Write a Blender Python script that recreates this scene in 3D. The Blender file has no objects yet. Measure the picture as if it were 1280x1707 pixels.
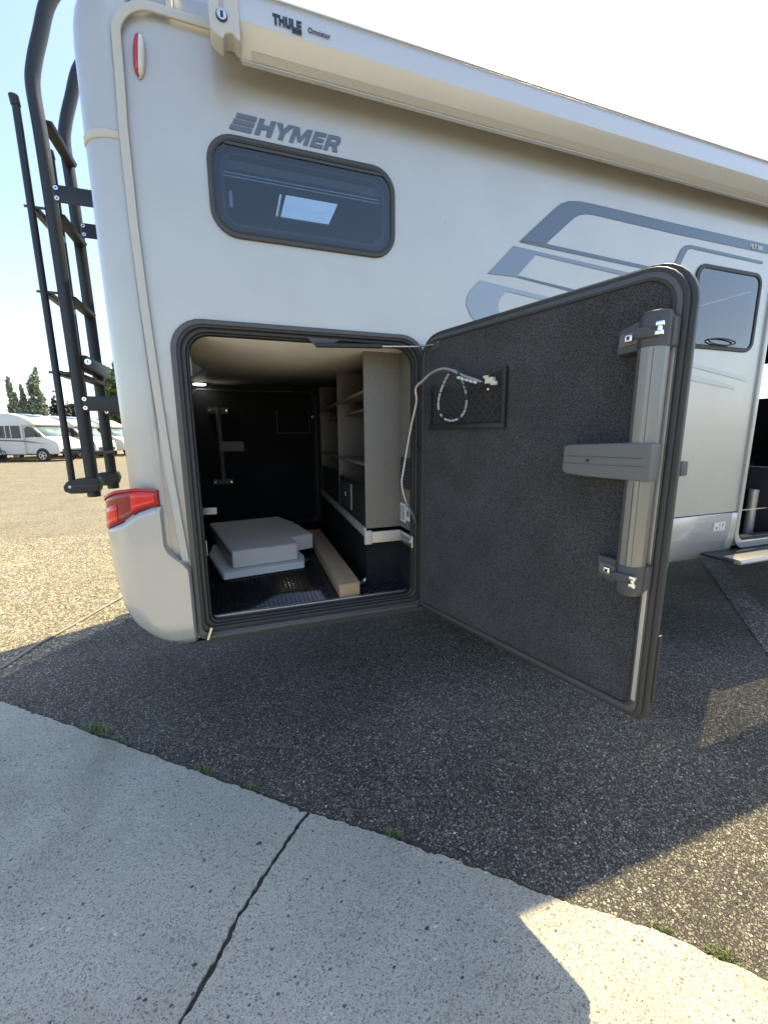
import bpy, bmesh, math, random
import numpy as np
from mathutils import Vector, Matrix
random.seed(7); rng = np.random.default_rng(7)
SC = bpy.context.scene; COL = SC.collection
R = math.radians

# ------------------------------------------------------------------ camera
yaw, pit, rol = -0.3382181, -0.18392586, -0.00750659
def cam_axes():
    cy, sy, cp, sp, cr, sr = math.cos(yaw), math.sin(yaw), math.cos(pit), math.sin(pit), math.cos(rol), math.sin(rol)
    Rz = Matrix(((cy, -sy, 0), (sy, cy, 0), (0, 0, 1)))
    fwd, up, rt = Vector((0, cp, sp)), Vector((0, -sp, cp)), Vector((1, 0, 0))
    return Rz @ (cr*rt+sr*up), Rz @ (-sr*rt+cr*up), Rz @ fwd
rt, up, fw = cam_axes()
cam = bpy.data.cameras.new("camera"); co = bpy.data.objects.new("camera", cam); COL.objects.link(co)
M = Matrix.Identity(4)
for i in range(3):
    M[i][0], M[i][1], M[i][2] = rt[i], up[i], -fw[i]
M[2][3] = 1.4
co.matrix_world = M
cam.sensor_fit = 'VERTICAL'; cam.sensor_height = 24; cam.lens = 24*686.73/1707
cam.clip_start = .02; cam.clip_end = 2000
SC.camera = co

# ------------------------------------------------------------------ light
SUN = Vector((.53, .283, 1)).normalized()
el = math.asin(SUN.z); az = math.atan2(SUN.x, SUN.y)
w = bpy.data.worlds.new("World"); SC.world = w; w.use_nodes = True
nt = w.node_tree; nt.nodes.clear()
sky = nt.nodes.new('ShaderNodeTexSky'); sky.sky_type = 'NISHITA'; sky.sun_disc = False
sky.sun_elevation = el; sky.sun_rotation = az
sky.air_density = 1.0; sky.dust_density = 1.5; sky.ozone_density = .35; sky.altitude = 0
bg = nt.nodes.new('ShaderNodeBackground'); bg.inputs[1].default_value = .13
out = nt.nodes.new('ShaderNodeOutputWorld')
nt.links.new(sky.outputs[0], bg.inputs[0]); nt.links.new(bg.outputs[0], out.inputs[0])
sl = bpy.data.lights.new("sun", 'SUN'); sl.energy = 4.1; sl.angle = R(.5); sl.color = (1, .83, .50)
so = bpy.data.objects.new("sun", sl); COL.objects.link(so)
so.rotation_euler = SUN.to_track_quat('Z', 'Y').to_euler(); so.location = (20, 10, 30)
SC.view_settings.view_transform = 'Standard'; SC.view_settings.look = 'None'
SC.view_settings.gamma = 1; SC.view_settings.use_curve_mapping = False
SC.view_settings.exposure = 1.55
SC.render.engine = 'CYCLES'
try:
    SC.cycles.max_bounces = 10; SC.cycles.transparent_max_bounces = 12; SC.cycles.caustics_reflective = False
except Exception: pass

# ------------------------------------------------------------------ materials
def mat(name, col=(.5, .5, .5), rough=.5, metal=0., coat=0., noise=0., nscale=8., bump=0., bscale=60., spec=.5, coatr=.05):
    m = bpy.data.materials.new(name); m.use_nodes = True
    n = m.node_tree.nodes; l = m.node_tree.links; b = n['Principled BSDF']
    b.inputs['Base Color'].default_value = (*col, 1); b.inputs['Roughness'].default_value = rough
    b.inputs['Metallic'].default_value = metal; b.inputs['Coat Weight'].default_value = coat
    b.inputs['Coat Roughness'].default_value = coatr; b.inputs['Specular IOR Level'].default_value = spec
    if noise or bump:
        tc = n.new('ShaderNodeTexCoord')
    if noise:
        t = n.new('ShaderNodeTexNoise'); t.inputs['Scale'].default_value = nscale; t.inputs['Detail'].default_value = 6
        l.new(tc.outputs['Object'], t.inputs['Vector'])
        r = n.new('ShaderNodeMapRange'); r.inputs[1].default_value = .3; r.inputs[2].default_value = .7
        r.inputs[3].default_value = 1-noise; r.inputs[4].default_value = 1+noise; l.new(t.outputs[0], r.inputs[0])
        mx = n.new('ShaderNodeVectorMath'); mx.operation = 'SCALE'; mx.inputs[0].default_value = col
        l.new(r.outputs[0], mx.inputs['Scale']); l.new(mx.outputs[0], b.inputs['Base Color'])
    if bump:
        t2 = n.new('ShaderNodeTexNoise'); t2.inputs['Scale'].default_value = bscale; t2.inputs['Detail'].default_value = 4
        l.new(tc.outputs['Object'], t2.inputs['Vector'])
        bp = n.new('ShaderNodeBump'); bp.inputs['Strength'].default_value = bump; bp.inputs['Distance'].default_value = .004
        l.new(t2.outputs[0], bp.inputs['Height']); l.new(bp.outputs[0], b.inputs['Normal'])
    return m
def ramp(n, stops, interp='LINEAR'):
    r = n.new('ShaderNodeValToRGB'); r.color_ramp.interpolation = interp
    e = r.color_ramp.elements
    while len(e) > 1: e.remove(e[-1])
    e[0].position = stops[0][0]; e[0].color = (*stops[0][1], 1)
    for p, c in stops[1:]:
        x = e.new(p); x.color = (*c, 1)
    return r
def chip_mat(name, scale, stops, binder, edge=.12, bump=1., dist=.006, big=.25, scale2=None):
    """stones set in a binder: voronoi cells, each with its own tone"""
    m = bpy.data.materials.new(name); m.use_nodes = True
    n = m.node_tree.nodes; l = m.node_tree.links; b = n['Principled BSDF']
    b.inputs['Roughness'].default_value = .85; b.inputs['Specular IOR Level'].default_value = .35
    tc = n.new('ShaderNodeTexCoord')
    v = n.new('ShaderNodeTexVoronoi'); v.inputs['Scale'].default_value = scale; v.inputs['Randomness'].default_value = 1
    l.new(tc.outputs['Object'], v.inputs['Vector'])
    sep = n.new('ShaderNodeSeparateColor'); l.new(v.outputs['Color'], sep.inputs[0])
    r = ramp(n, stops, 'CONSTANT'); l.new(sep.outputs[0], r.inputs[0])
    v2 = n.new('ShaderNodeTexVoronoi'); v2.feature = 'DISTANCE_TO_EDGE'; v2.inputs['Scale'].default_value = scale
    l.new(tc.outputs['Object'], v2.inputs['Vector'])
    mr = n.new('ShaderNodeMapRange'); mr.inputs[1].default_value = edge*.5; mr.inputs[2].default_value = edge*1.6
    l.new(v2.outputs[0], mr.inputs[0])
    mx = n.new('ShaderNodeMix'); mx.data_type = 'RGBA'; mx.inputs[6].default_value = (*binder, 1)
    l.new(mr.outputs[0], mx.inputs[0]); l.new(r.outputs[0], mx.inputs[7])
    t = n.new('ShaderNodeTexNoise'); t.inputs['Scale'].default_value = 1.3; t.inputs['Detail'].default_value = 8
    l.new(tc.outputs['Object'], t.inputs['Vector'])
    m2 = n.new('ShaderNodeMapRange'); m2.inputs[1].default_value = .3; m2.inputs[2].default_value = .7
    m2.inputs[3].default_value = 1-big; m2.inputs[4].default_value = 1+big; l.new(t.outputs[0], m2.inputs[0])
    sc = n.new('ShaderNodeVectorMath'); sc.operation = 'SCALE'
    l.new(mx.outputs[2], sc.inputs[0]); l.new(m2.outputs[0], sc.inputs['Scale']); l.new(sc.outputs[0], b.inputs['Base Color'])
    # relief: rounded stones with individual heights
    ad = n.new('ShaderNodeMath'); ad.operation = 'MULTIPLY'; l.new(mr.outputs[0], ad.inputs[0])
    hh = n.new('ShaderNodeMath'); hh.operation = 'ADD'; hh.inputs[1].default_value = .5; l.new(sep.outputs[1], hh.inputs[0]); l.new(hh.outputs[0], ad.inputs[1])
    bp = n.new('ShaderNodeBump'); bp.inputs['Strength'].default_value = bump; bp.inputs['Distance'].default_value = dist
    l.new(ad.outputs[0], bp.inputs['Height']); l.new(bp.outputs[0], b.inputs['Normal'])
    return m
ASPH = chip_mat('asphalt_chips', 118, [(0, (.065, .060, .049)), (.22, (.112, .103, .083)), (.45, (.172, .158, .124)), (.70, (.235, .216, .168)), (.90, (.33, .308, .25)), (.98, (.50, .48, .42))], (.052, .048, .040), .09, 1.0, .004, .34)
GRAV = chip_mat('gravel_chips', 62, [(0, (.15, .13, .09)), (.12, (.22, .195, .135)), (.45, (.285, .255, .18)), (.8, (.35, .315, .23)), (.96, (.46, .43, .35))], (.10, .085, .055), .06, 1.0, .008, .12)
def concrete():
    m = bpy.data.materials.new('washed_concrete'); m.use_nodes = True
    n = m.node_tree.nodes; l = m.node_tree.links; b = n['Principled BSDF']
    b.inputs['Roughness'].default_value = .9; b.inputs['Specular IOR Level'].default_value = .3
    tc = n.new('ShaderNodeTexCoord')
    base = n.new('ShaderNodeTexNoise'); base.inputs['Scale'].default_value = 2.2; base.inputs['Detail'].default_value = 9; base.inputs['Roughness'].default_value = .65
    l.new(tc.outputs['Object'], base.inputs['Vector'])
    cr = ramp(n, [(.3, (.385, .365, .30)), (.5, (.44, .415, .34)), (.7, (.49, .46, .38))]); l.new(base.outputs[0], cr.inputs[0])
    prev = cr.outputs[0]; hts = []
    for k, (s, lo, rad, stops) in enumerate([
            (300, .45, .42, [(0, (.30, .29, .25)), (.5, (.62, .60, .53)), (.75, (.36, .31, .25)), (.9, (.68, .66, .6))]),
            (150, .73, .38, [(0, (.19, .185, .17)), (.35, (.30, .28, .24)), (.6, (.65, .63, .57)), (.85, (.38, .31, .25))]),
            (60, .93, .30, [(0, (.12, .12, .115)), (.4, (.24, .23, .21)), (.75, (.32, .27, .22)), (.9, (.66, .64, .6))])]):
        mp = n.new('ShaderNodeMapping'); mp.inputs['Location'].default_value = (k*3.3, k*1.7, k*.5); mp.inputs['Rotation'].default_value = (0, 0, k*.7)
        mp.inputs['Scale'].default_value = (1, 1.35 if k else 1.1, 1)
        l.new(tc.outputs['Object'], mp.inputs[0])
        v = n.new('ShaderNodeTexVoronoi'); v.inputs['Scale'].default_value = s; l.new(mp.outputs[0], v.inputs['Vector'])
        sp = n.new('ShaderNodeSeparateColor'); l.new(v.outputs['Color'], sp.inputs[0])
        on = n.new('ShaderNodeMath'); on.operation = 'GREATER_THAN'; on.inputs[1].default_value = lo; l.new(sp.outputs[1], on.inputs[0])
        ms = n.new('ShaderNodeMapRange'); ms.inputs[1].default_value = rad+.08; ms.inputs[2].default_value = rad-.05
        l.new(v.outputs['Distance'], ms.inputs[0])
        mk = n.new('ShaderNodeMath'); mk.operation = 'MULTIPLY'; l.new(on.outputs[0], mk.inputs[0]); l.new(ms.outputs[0], mk.inputs[1])
        rr = ramp(n, stops, 'CONSTANT'); l.new(sp.outputs[0], rr.inputs[0])
        mx = n.new('ShaderNodeMix'); mx.data_type = 'RGBA'; l.new(mk.outputs[0], mx.inputs[0]); l.new(prev, mx.inputs[6]); l.new(rr.outputs[0], mx.inputs[7])
        prev = mx.outputs[2]; hts.append(mk.outputs[0])
    big = n.new('ShaderNodeTexNoise'); big.inputs['Scale'].default_value = 1.1; big.inputs['Detail'].default_value = 5; big.inputs['Distortion'].default_value = .8
    l.new(tc.outputs['Object'], big.inputs['Vector'])
    br = ramp(n, [(.34, (.80, .79, .76)), (.48, (.97, .97, .96)), (.6, (1.03, 1.03, 1.02)), (.72, (.90, .88, .84))]); l.new(big.outputs[0], br.inputs[0])
    mm = n.new('ShaderNodeMix'); mm.data_type = 'RGBA'; mm.blend_type = 'MULTIPLY'; mm.inputs[0].default_value = 1; l.new(prev, mm.inputs[6]); l.new(br.outputs[0], mm.inputs[7])
    l.new(mm.outputs[2], b.inputs['Base Color'])
    ad = n.new('ShaderNodeMath'); ad.operation = 'ADD'; l.new(hts[0], ad.inputs[0]); l.new(hts[1], ad.inputs[1])
    t3 = n.new('ShaderNodeTexNoise'); t3.inputs['Scale'].default_value = 140; t3.inputs['Detail'].default_value = 6; l.new(tc.outputs['Object'], t3.inputs['Vector'])
    a2 = n.new('ShaderNodeMath'); a2.operation = 'MULTIPLY_ADD'; a2.inputs[1].default_value = 2.2; l.new(t3.outputs[0], a2.inputs[0]); l.new(ad.outputs[0], a2.inputs[2])
    bp = n.new('ShaderNodeBump'); bp.inputs['Strength'].default_value = .9; bp.inputs['Distance'].default_value = .0025
    l.new(a2.outputs[0], bp.inputs['Height']); l.new(bp.outputs[0], b.inputs['Normal'])
    return m
CONC = concrete()
PAINT = mat('silver_paint', (.50, .485, .45), .40, .42, .7, noise=.035, nscale=5, bump=.05, bscale=4, coatr=.03)
PAINT2 = mat('silver_cap_paint', (.47, .465, .44), .40, .42, .8, noise=.03, nscale=3, bump=.06, bscale=5, coatr=.03)
TRIM = mat('cream_grey_trim', (.50, .49, .44), .45, 0, .1)
ALU = mat('anodised_awning', (.56, .57, .58), .40, .35, .1, noise=.03, nscale=600)
ALU_CAP = mat('awning_end_cap_plastic', (.50, .50, .48), .5)
METAL = mat('brushed_metal', (.62, .60, .56), .33, .9, noise=.05, nscale=120)
CHROME = mat('bright_steel', (.8, .79, .77), .18, 1.)
BLACK = mat('black_powder_coat', (.012, .014, .018), .42, 0, .1, bump=.12, bscale=500)
BLKPL = mat('black_plastic', (.02, .021, .022), .5, bump=.15, bscale=300)
BLKFR = mat('black_door_frame', (.030, .032, .034), .5)
RUBBER = mat('rubber_seal', (.028, .029, .030), .55)
FRAME = mat('grey_window_frame', (.050, .053, .055), .52, 0, .05)
FRAME2 = mat('grey_frame_profile', (.085, .088, .088), .42, .25)
GREYPL = mat('grey_arm_plastic', (.115, .12, .12), .5, bump=.08, bscale=600)
CLAMP = mat('dark_grey_clamp_plastic', (.060, .063, .067), .5, bump=.1, bscale=600)
POLE = mat('grey_pole_aluminium', (.24, .237, .225), .36, .6, noise=.03, nscale=200)
DECAL = mat('slate_decal_film', (.115, .15, .19), .35, .3, .4)
DECALM = mat('mid_blue_decal_film', (.21, .25, .295), .35, .35, .4)
DECALL = mat('pale_blue_decal_film', (.30, .34, .375), .35, .4, .4)
FAINT = mat('faint_grey_stripe', (.40, .405, .39), .32, .45, .5)
NAVY = mat('navy_lettering', (.022, .03, .05), .4)
WHITE = mat('white_print', (.7, .7, .68), .5)
REDL = mat('red_lens', (.42, .012, .016), .12, 0, .6)
REDB = mat('bright_red_lens', (.72, .03, .025), .15, 0, .6)
SMOKE = mat('smoked_red_lens', (.27, .03, .03), .15, 0, .6)
LENSW = mat('white_lens', (.62, .62, .58), .15, 0, .5)
CEIL = mat('pale_garage_ceiling', (.62, .57, .50), .6, noise=.05, nscale=12)
LAMIN = mat('grey_speckled_laminate', (.165, .152, .137), .55, noise=.32, nscale=420)
DARKL = mat('dark_garage_lining', (.010, .011, .015), .75, bump=.3, bscale=300)
TREAD = mat('black_tread_plate', (.014, .014, .015), .13, .0, .6, noise=.2, nscale=30)
CUSH = mat('grey_cushion_cloth', (.74, .70, .635), .85, noise=.06, nscale=300, bump=.3, bscale=700)
CUSHL = mat('pale_cushion_cloth', (.82, .80, .76), .85, noise=.05, nscale=300, bump=.3, bscale=700)
CARD = mat('cardboard', (.42, .29, .175), .8, noise=.06, nscale=25)
INTW = mat('interior_wall_board', (.33, .33, .33), .6)
SEAT = mat('dark_seat_leather', (.035, .037, .04), .5, noise=.1)
WPAINT = mat('white_vehicle_paint', (.62, .62, .60), .25, 0, .4)
GLASSD = mat('dark_vehicle_glass', (.02, .03, .035), .06, 0, .5)
GLASSW = mat('windscreen_glass', (.16, .22, .22), .06, 0, .5)
STRIPE = mat('dark_body_stripe', (.055, .055, .058), .35)
TYRE = mat('tyre_rubber', (.02, .02, .02), .8)
HOSE = mat('steel_shower_hose', (.5, .5, .48), .32, .85)
GREYC = mat('grey_cable', (.22, .21, .19), .6)
SOIL = mat('joint_dirt', (.05, .045, .032), .95, noise=.5, nscale=40, bump=.8, bscale=150)
TARM = chip_mat('worn_white_paint_line', 92, [(0, (.09, .09, .08)), (.3, (.20, .195, .17)), (.6, (.34, .33, .29)), (.85, (.5, .49, .44))], (.05, .05, .045), .10, 1., .004)
BARK = mat('tree_bark', (.09, .07, .05), .9)
def fabric(name, c1, c2, scale, sheen=.25):
    m = bpy.data.materials.new(name); m.use_nodes = True
    n = m.node_tree.nodes; l = m.node_tree.links; b = n['Principled BSDF']; b.inputs['Roughness'].default_value = .95
    b.inputs['Specular IOR Level'].default_value = .15
    b.inputs['Sheen Weight'].default_value = sheen
    tc = n.new('ShaderNodeTexCoord'); t = n.new('ShaderNodeTexNoise'); t.inputs['Scale'].default_value = scale; t.inputs['Detail'].default_value = 5; t.inputs['Roughness'].default_value = .8
    l.new(tc.outputs['Object'], t.inputs['Vector'])
    r = ramp(n, [(.42, c1), (.60, c2)]); l.new(t.outputs[0], r.inputs[0])
    tb = n.new('ShaderNodeTexNoise'); tb.inputs['Scale'].default_value = 5; tb.inputs['Detail'].default_value = 4; l.new(tc.outputs['Object'], tb.inputs['Vector'])
    mr = n.new('ShaderNodeMapRange'); mr.inputs[1].default_value = .3; mr.inputs[2].default_value = .7; mr.inputs[3].default_value = .82; mr.inputs[4].default_value = 1.22; l.new(tb.outputs[0], mr.inputs[0])
    sc = n.new('ShaderNodeVectorMath'); sc.operation = 'SCALE'; l.new(r.outputs[0], sc.inputs[0]); l.new(mr.outputs[0], sc.inputs['Scale']); l.new(sc.outputs[0], b.inputs['Base Color'])
    bp = n.new('ShaderNodeBump'); bp.inputs['Strength'].default_value = .7; bp.inputs['Distance'].default_value = .003
    l.new(t.outputs[0], bp.inputs['Height']); l.new(bp.outputs[0], b.inputs['Normal'])
    return m
CARPET = fabric('charcoal_felt_lining', (.017, .018, .020), (.095, .093, .095), 280, .1)
DARKC = fabric('black_felt_lining', (.006, .007, .009), (.026, .027, .031), 330, 0)
def glass(name, tint, refl=.12, rough=.02):
    m = bpy.data.materials.new(name); m.use_nodes = True
    n = m.node_tree.nodes; l = m.node_tree.links; n.clear()
    o = n.new('ShaderNodeOutputMaterial'); tr = n.new('ShaderNodeBsdfTransparent'); tr.inputs[0].default_value = (*tint, 1)
    g = n.new('ShaderNodeBsdfGlossy'); g.inputs['Roughness'].default_value = rough; g.inputs[0].default_value = (1, 1, 1, 1)
    fr = n.new('ShaderNodeFresnel'); fr.inputs[0].default_value = 1.5
    ad = n.new('ShaderNodeMath'); ad.operation = 'ADD'; ad.inputs[1].default_value = refl; l.new(fr.outputs[0], ad.inputs[0])
    ge = n.new('ShaderNodeNewGeometry'); fm = n.new('ShaderNodeMath'); fm.operation = 'SUBTRACT'; fm.inputs[0].default_value = 1; l.new(ge.outputs['Backfacing'], fm.inputs[1])
    f2 = n.new('ShaderNodeMath'); f2.operation = 'MULTIPLY'; l.new(ad.outputs[0], f2.inputs[0]); l.new(fm.outputs[0], f2.inputs[1]); ad = f2
    mx = n.new('ShaderNodeMixShader'); l.new(ad.outputs[0], mx.inputs[0]); l.new(tr.outputs[0], mx.inputs[1]); l.new(g.outputs[0], mx.inputs[2])
    l.new(mx.outputs[0], o.inputs[0]); return m
PANE = glass('tinted_acrylic_pane', (.60, .67, .73), .045)
PANE2 = glass('clear_tinted_pane', (.55, .66, .68), .10)
HATCHG = glass('skylight_pane', (.5, .5, .49), .03)
HATCHC = glass('clear_skylight_pane', (.80, .82, .80), .0)
def emis(name, col, s):
    m = bpy.data.materials.new(name); m.use_nodes = True; b = m.node_tree.nodes['Principled BSDF']
    b.inputs['Emission Color'].default_value = (*col, 1); b.inputs['Emission Strength'].default_value = s; return m
LED = emis('lit_lamp_diffuser', (1, .97, .82), 6)
def leafmat(name, a, b_):
    m = bpy.data.materials.new(name); m.use_nodes = True
    n = m.node_tree.nodes; l = m.node_tree.links; b = n['Principled BSDF']; b.inputs['Roughness'].default_value = .6
    g = n.new('ShaderNodeNewGeometry'); r = ramp(n, [(0, a), (1, b_)]); l.new(g.outputs['Random Per Island'], r.inputs[0])
    l.new(r.outputs[0], b.inputs['Base Color']); return m
LEAFP = leafmat('poplar_leaves', (.14, .17, .11), (.32, .35, .24))
LEAFD = leafmat('conifer_needles', (.018, .025, .02), (.035, .045, .03))
LEAFG = leafmat('broad_leaves', (.05, .09, .02), (.16, .22, .06))
GRASSM = leafmat('grass_blades', (.07, .10, .025), (.26, .27, .10))

RAIL = mat('pale_rail_aluminium', (.52, .49, .43), .4, .4)
# ------------------------------------------------------------------ helpers
def tag(o, label=None, cat=None, group=None, kind=None):
    if label: o['label'] = label
    if cat: o['category'] = cat
    if group: o['group'] = group
    if kind: o['kind'] = kind
    return o
def empty(name, loc, label=None, cat=None, group=None, kind=None):
    o = bpy.data.objects.new(name, None); COL.objects.link(o); o.location = loc; o.empty_display_size = .2
    return tag(o, label, cat, group, kind)
def link(name, me, m, parent=None, origin=None):
    if m is not None and not me.materials: me.materials.append(m)
    o = bpy.data.objects.new(name, me); COL.objects.link(o)
    if origin is not None:
        me.transform(Matrix.Translation(-Vector(origin))); o.location = origin
    if parent is not None:
        o.parent = parent
        o.matrix_parent_inverse = Matrix.Translation(wloc(parent)).inverted()
    return o
def wloc(o):
    return Vector(o.location)            # all parents are empties or identity meshes at this stage
class B:
    def __init__(s): s.v = []; s.f = []; s.T = Matrix.Identity(4)
    def add(s, vs, fs):
        k = len(s.v); s.v += [tuple(s.T @ Vector(p)) for p in vs]; s.f += [tuple(i+k for i in f) for f in fs]; return s
    def box(s, x0, x1, y0, y1, z0, z1):
        return s.add([(x0,y0,z0),(x1,y0,z0),(x1,y1,z0),(x0,y1,z0),(x0,y0,z1),(x1,y0,z1),(x1,y1,z1),(x0,y1,z1)],
                     [(0,3,2,1),(4,5,6,7),(0,1,5,4),(1,2,6,5),(2,3,7,6),(3,0,4,7)])
    def prism(s, poly, a, b, axis='z'):
        n = len(poly); g = {'z': lambda p, t: (p[0], p[1], t), 'y': lambda p, t: (p[0], t, p[1]), 'x': lambda p, t: (t, p[0], p[1])}[axis]
        vs = [g(p, a) for p in poly]+[g(p, b) for p in poly]
        return s.add(vs, [tuple(range(n))[::-1], tuple(range(n, 2*n))]+[(i, (i+1) % n, n+(i+1) % n, n+i) for i in range(n)])
    def tube(s, pts, r, n=10, cap=True, closed=False):
        P = [Vector(p) for p in pts]; m = len(P); rs = r if isinstance(r, (list, tuple)) else [r]*m
        vs = []; prevn = None
        for i, p in enumerate(P):
            if closed: t = (P[(i+1) % m]-P[i-1])
            else: t = P[min(i+1, m-1)]-P[max(i-1, 0)]
            t.normalize()
            if prevn is None:
                a = Vector((0, 0, 1)) if abs(t.z) < .9 else Vector((1, 0, 0)); nn = (a-t*a.dot(t)).normalized()
            else: nn = (prevn-t*prevn.dot(t)).normalized()
            prevn = nn; bb = t.cross(nn)
            for k in range(n):
                a = 2*math.pi*k/n; vs.append(p+(nn*math.cos(a)+bb*math.sin(a))*rs[i])
        fs = []
        for i in range(m if closed else m-1):
            j = (i+1) % m
            for k in range(n): fs.append((i*n+k, i*n+(k+1) % n, j*n+(k+1) % n, j*n+k))
        if cap and not closed: fs += [tuple(range(n))[::-1], tuple(range((m-1)*n, m*n))]
        return s.add(vs, fs)
    def cyl(s, c, ax, r, h, n=20, r2=None):
        c = Vector(c); a = Vector(ax).normalized(); return s.tube([c, c+a*h], [r, r if r2 is None else r2], n)
    def grid(s, rows, closed=False):
        k = len(rows[0]); vs = [p for r in rows for p in r]; fs = []
        for i in range(len(rows)-1):
            for j in range(k if closed else k-1):
                j2 = (j+1) % k; fs.append((i*k+j, i*k+j2, (i+1)*k+j2, (i+1)*k+j))
        return s.add(vs, fs)
    def build(s, name, m, parent=None, bevel=0, smooth=True, ang=35, seg=2, origin=None, solid=0, label=None):
        me = bpy.data.meshes.new(name); me.from_pydata(s.v, [], s.f); me.validate()
        bm = bmesh.new(); bm.from_mesh(me)
        bmesh.ops.recalc_face_normals(bm, faces=bm.faces)
        if bevel:
            es = [e for e in bm.edges if len(e.link_faces) == 2 and e.calc_face_angle(0) > R(30)]
            bmesh.ops.bevel(bm, geom=es, offset=bevel, segments=seg, profile=.6, affect='EDGES', clamp_overlap=True)
        bm.to_mesh(me); bm.free()
        if smooth:
            for p in me.polygons: p.use_smooth = True
            me.set_sharp_from_angle(angle=R(ang))
        o = link(name, me, m, parent, origin)
        if solid:
            md = o.modifiers.new('thickness', 'SOLIDIFY'); md.thickness = solid; md.offset = 0
        if label: o['label'] = label
        return o
def rr(x0, z0, x1, z1, r, n=7):
    r = [r]*4 if not isinstance(r, (list, tuple)) else r      # bl, br, tr, tl
    pts = []
    for (cx, cz, a0, q) in ((x0+r[0], z0+r[0], 180, r[0]), (x1-r[1], z0+r[1], 270, r[1]), (x1-r[2], z1-r[2], 0, r[2]), (x0+r[3], z1-r[3], 90, r[3])):
        for i in range(n+1):
            a = R(a0+90*i/n); pts.append((cx+q*math.cos(a), cz+q*math.sin(a)))
    return pts
def frameM(O, ex, ez):
    """matrix mapping local (a, b, n) -> O + a*ex + b*ez + n*normal (normal = ex x ez)"""
    ex = Vector(ex).normalized(); ez = Vector(ez).normalized(); nn = ex.cross(ez)
    m = Matrix.Identity(4)
    for i in range(3): m[i][0], m[i][1], m[i][2], m[i][3] = ex[i], ez[i], nn[i], O[i]
    return m
def WALL(y): return frameM((0, y, 0), (1, 0, 0), (0, 0, 1))       # normal = -Y, towards the camera
DG = bpy.context.evaluated_depsgraph_get
def plate(name, loops, MX, th, m, parent=None, bevel=0, ang=35, label=None, origin=None):
    """filled outline (first loop) with holes (others), from n = -th/2 to +th/2 around the matrix plane"""
    cu = bpy.data.curves.new(name, 'CURVE'); cu.dimensions = '2D'; cu.fill_mode = 'BOTH'
    cu.extrude = max(th/2-bevel, 1e-5); cu.bevel_depth = bevel; cu.bevel_resolution = 1; cu.offset = -bevel if bevel else 0
    for lp in loops:
        sp = cu.splines.new('POLY'); sp.points.add(len(lp)-1); sp.use_cyclic_u = True
        for q, p in zip(sp.points, lp): q.co = (p[0], p[1], 0, 1)
    t = bpy.data.objects.new('tmp', cu); COL.objects.link(t)
    me = bpy.data.meshes.new_from_object(t.evaluated_get(DG())); bpy.data.objects.remove(t); bpy.data.curves.remove(cu)
    me.transform(MX); me.name = name
    bm = bmesh.new(); bm.from_mesh(me); bmesh.ops.remove_doubles(bm, verts=bm.verts, dist=1e-5); bmesh.ops.recalc_face_normals(bm, faces=bm.faces); bm.to_mesh(me); bm.free()
    for p in me.polygons: p.use_smooth = True
    me.set_sharp_from_angle(angle=R(ang))
    me.materials.clear()
    o = link(name, me, m, parent, origin)
    if label: o['label'] = label
    return o
def text(name, s, MX, size, m, parent, bold=0., shear=0., sx=1., label=None):
    cu = bpy.data.curves.new(name, 'FONT'); cu.body = s; cu.size = size; cu.extrude = .0008; cu.offset = bold; cu.shear = shear
    t = bpy.data.objects.new('tmp', cu); COL.objects.link(t)
    me = bpy.data.meshes.new_from_object(t.evaluated_get(DG())); bpy.data.objects.remove(t)
    me.transform(MX @ Matrix.Diagonal((sx, 1, 1, 1))); me.materials.clear()
    o = link(name, me, m, parent)
    if label: o['label'] = label
    return o

# ================================================================== SETTING
g = B(); g.add([(-300, -300, -.004), (300, -300, -.004), (300, 300, -.004), (-300, 300, -.004)], [(0, 1, 2, 3)])
tag(g.build('ground', GRAV, origin=(0, 0, -.004)), kind='structure')
EDGE = [(-1.29, 2.57), (-.86, 2.21), (-.32, 1.75), (.16, 1.34), (.5, 1.08), (.7, .90), (.85, .77), (1.04, .62), (1.2, .45)]
def edge_y(x):
    if x <= EDGE[0][0]: return EDGE[0][1]-(x-EDGE[0][0])*.86
    for (a, b), (c, d) in zip(EDGE, EDGE[1:]):
        if x <= c: return b+(d-b)*(x-a)/(c-a)
    return EDGE[-1][1]-(x-EDGE[-1][0])*.9
# asphalt lane: polygon whose irregular far left border carries the motorhome's shadow edge in ground colour
def jag(p, q, n, amp, seed):
    r = random.Random(seed); p = Vector(p); q = Vector(q); t = (q-p).normalized(); nn = Vector((-t.y, t.x)); o = []
    v = 0
    for i in range(n+1):
        v = .6*v+r.uniform(-amp, amp); o.append(tuple(p.lerp(q, i/n)+nn*v))
    return o
asph = jag((-2.2, 1.85), (-.25, 4.35), 60, .02, 3)+[(1.0, 6.0), (30, 9), (30, -30), (-6, -30), (-6, 2.4)]
a = B(); a.add([(x, y, 0) for x, y in asph], [tuple(range(len(asph)))])
tag(a.build('asphalt', ASPH, smooth=False, origin=(0, 0, 0)), kind='structure')
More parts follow.
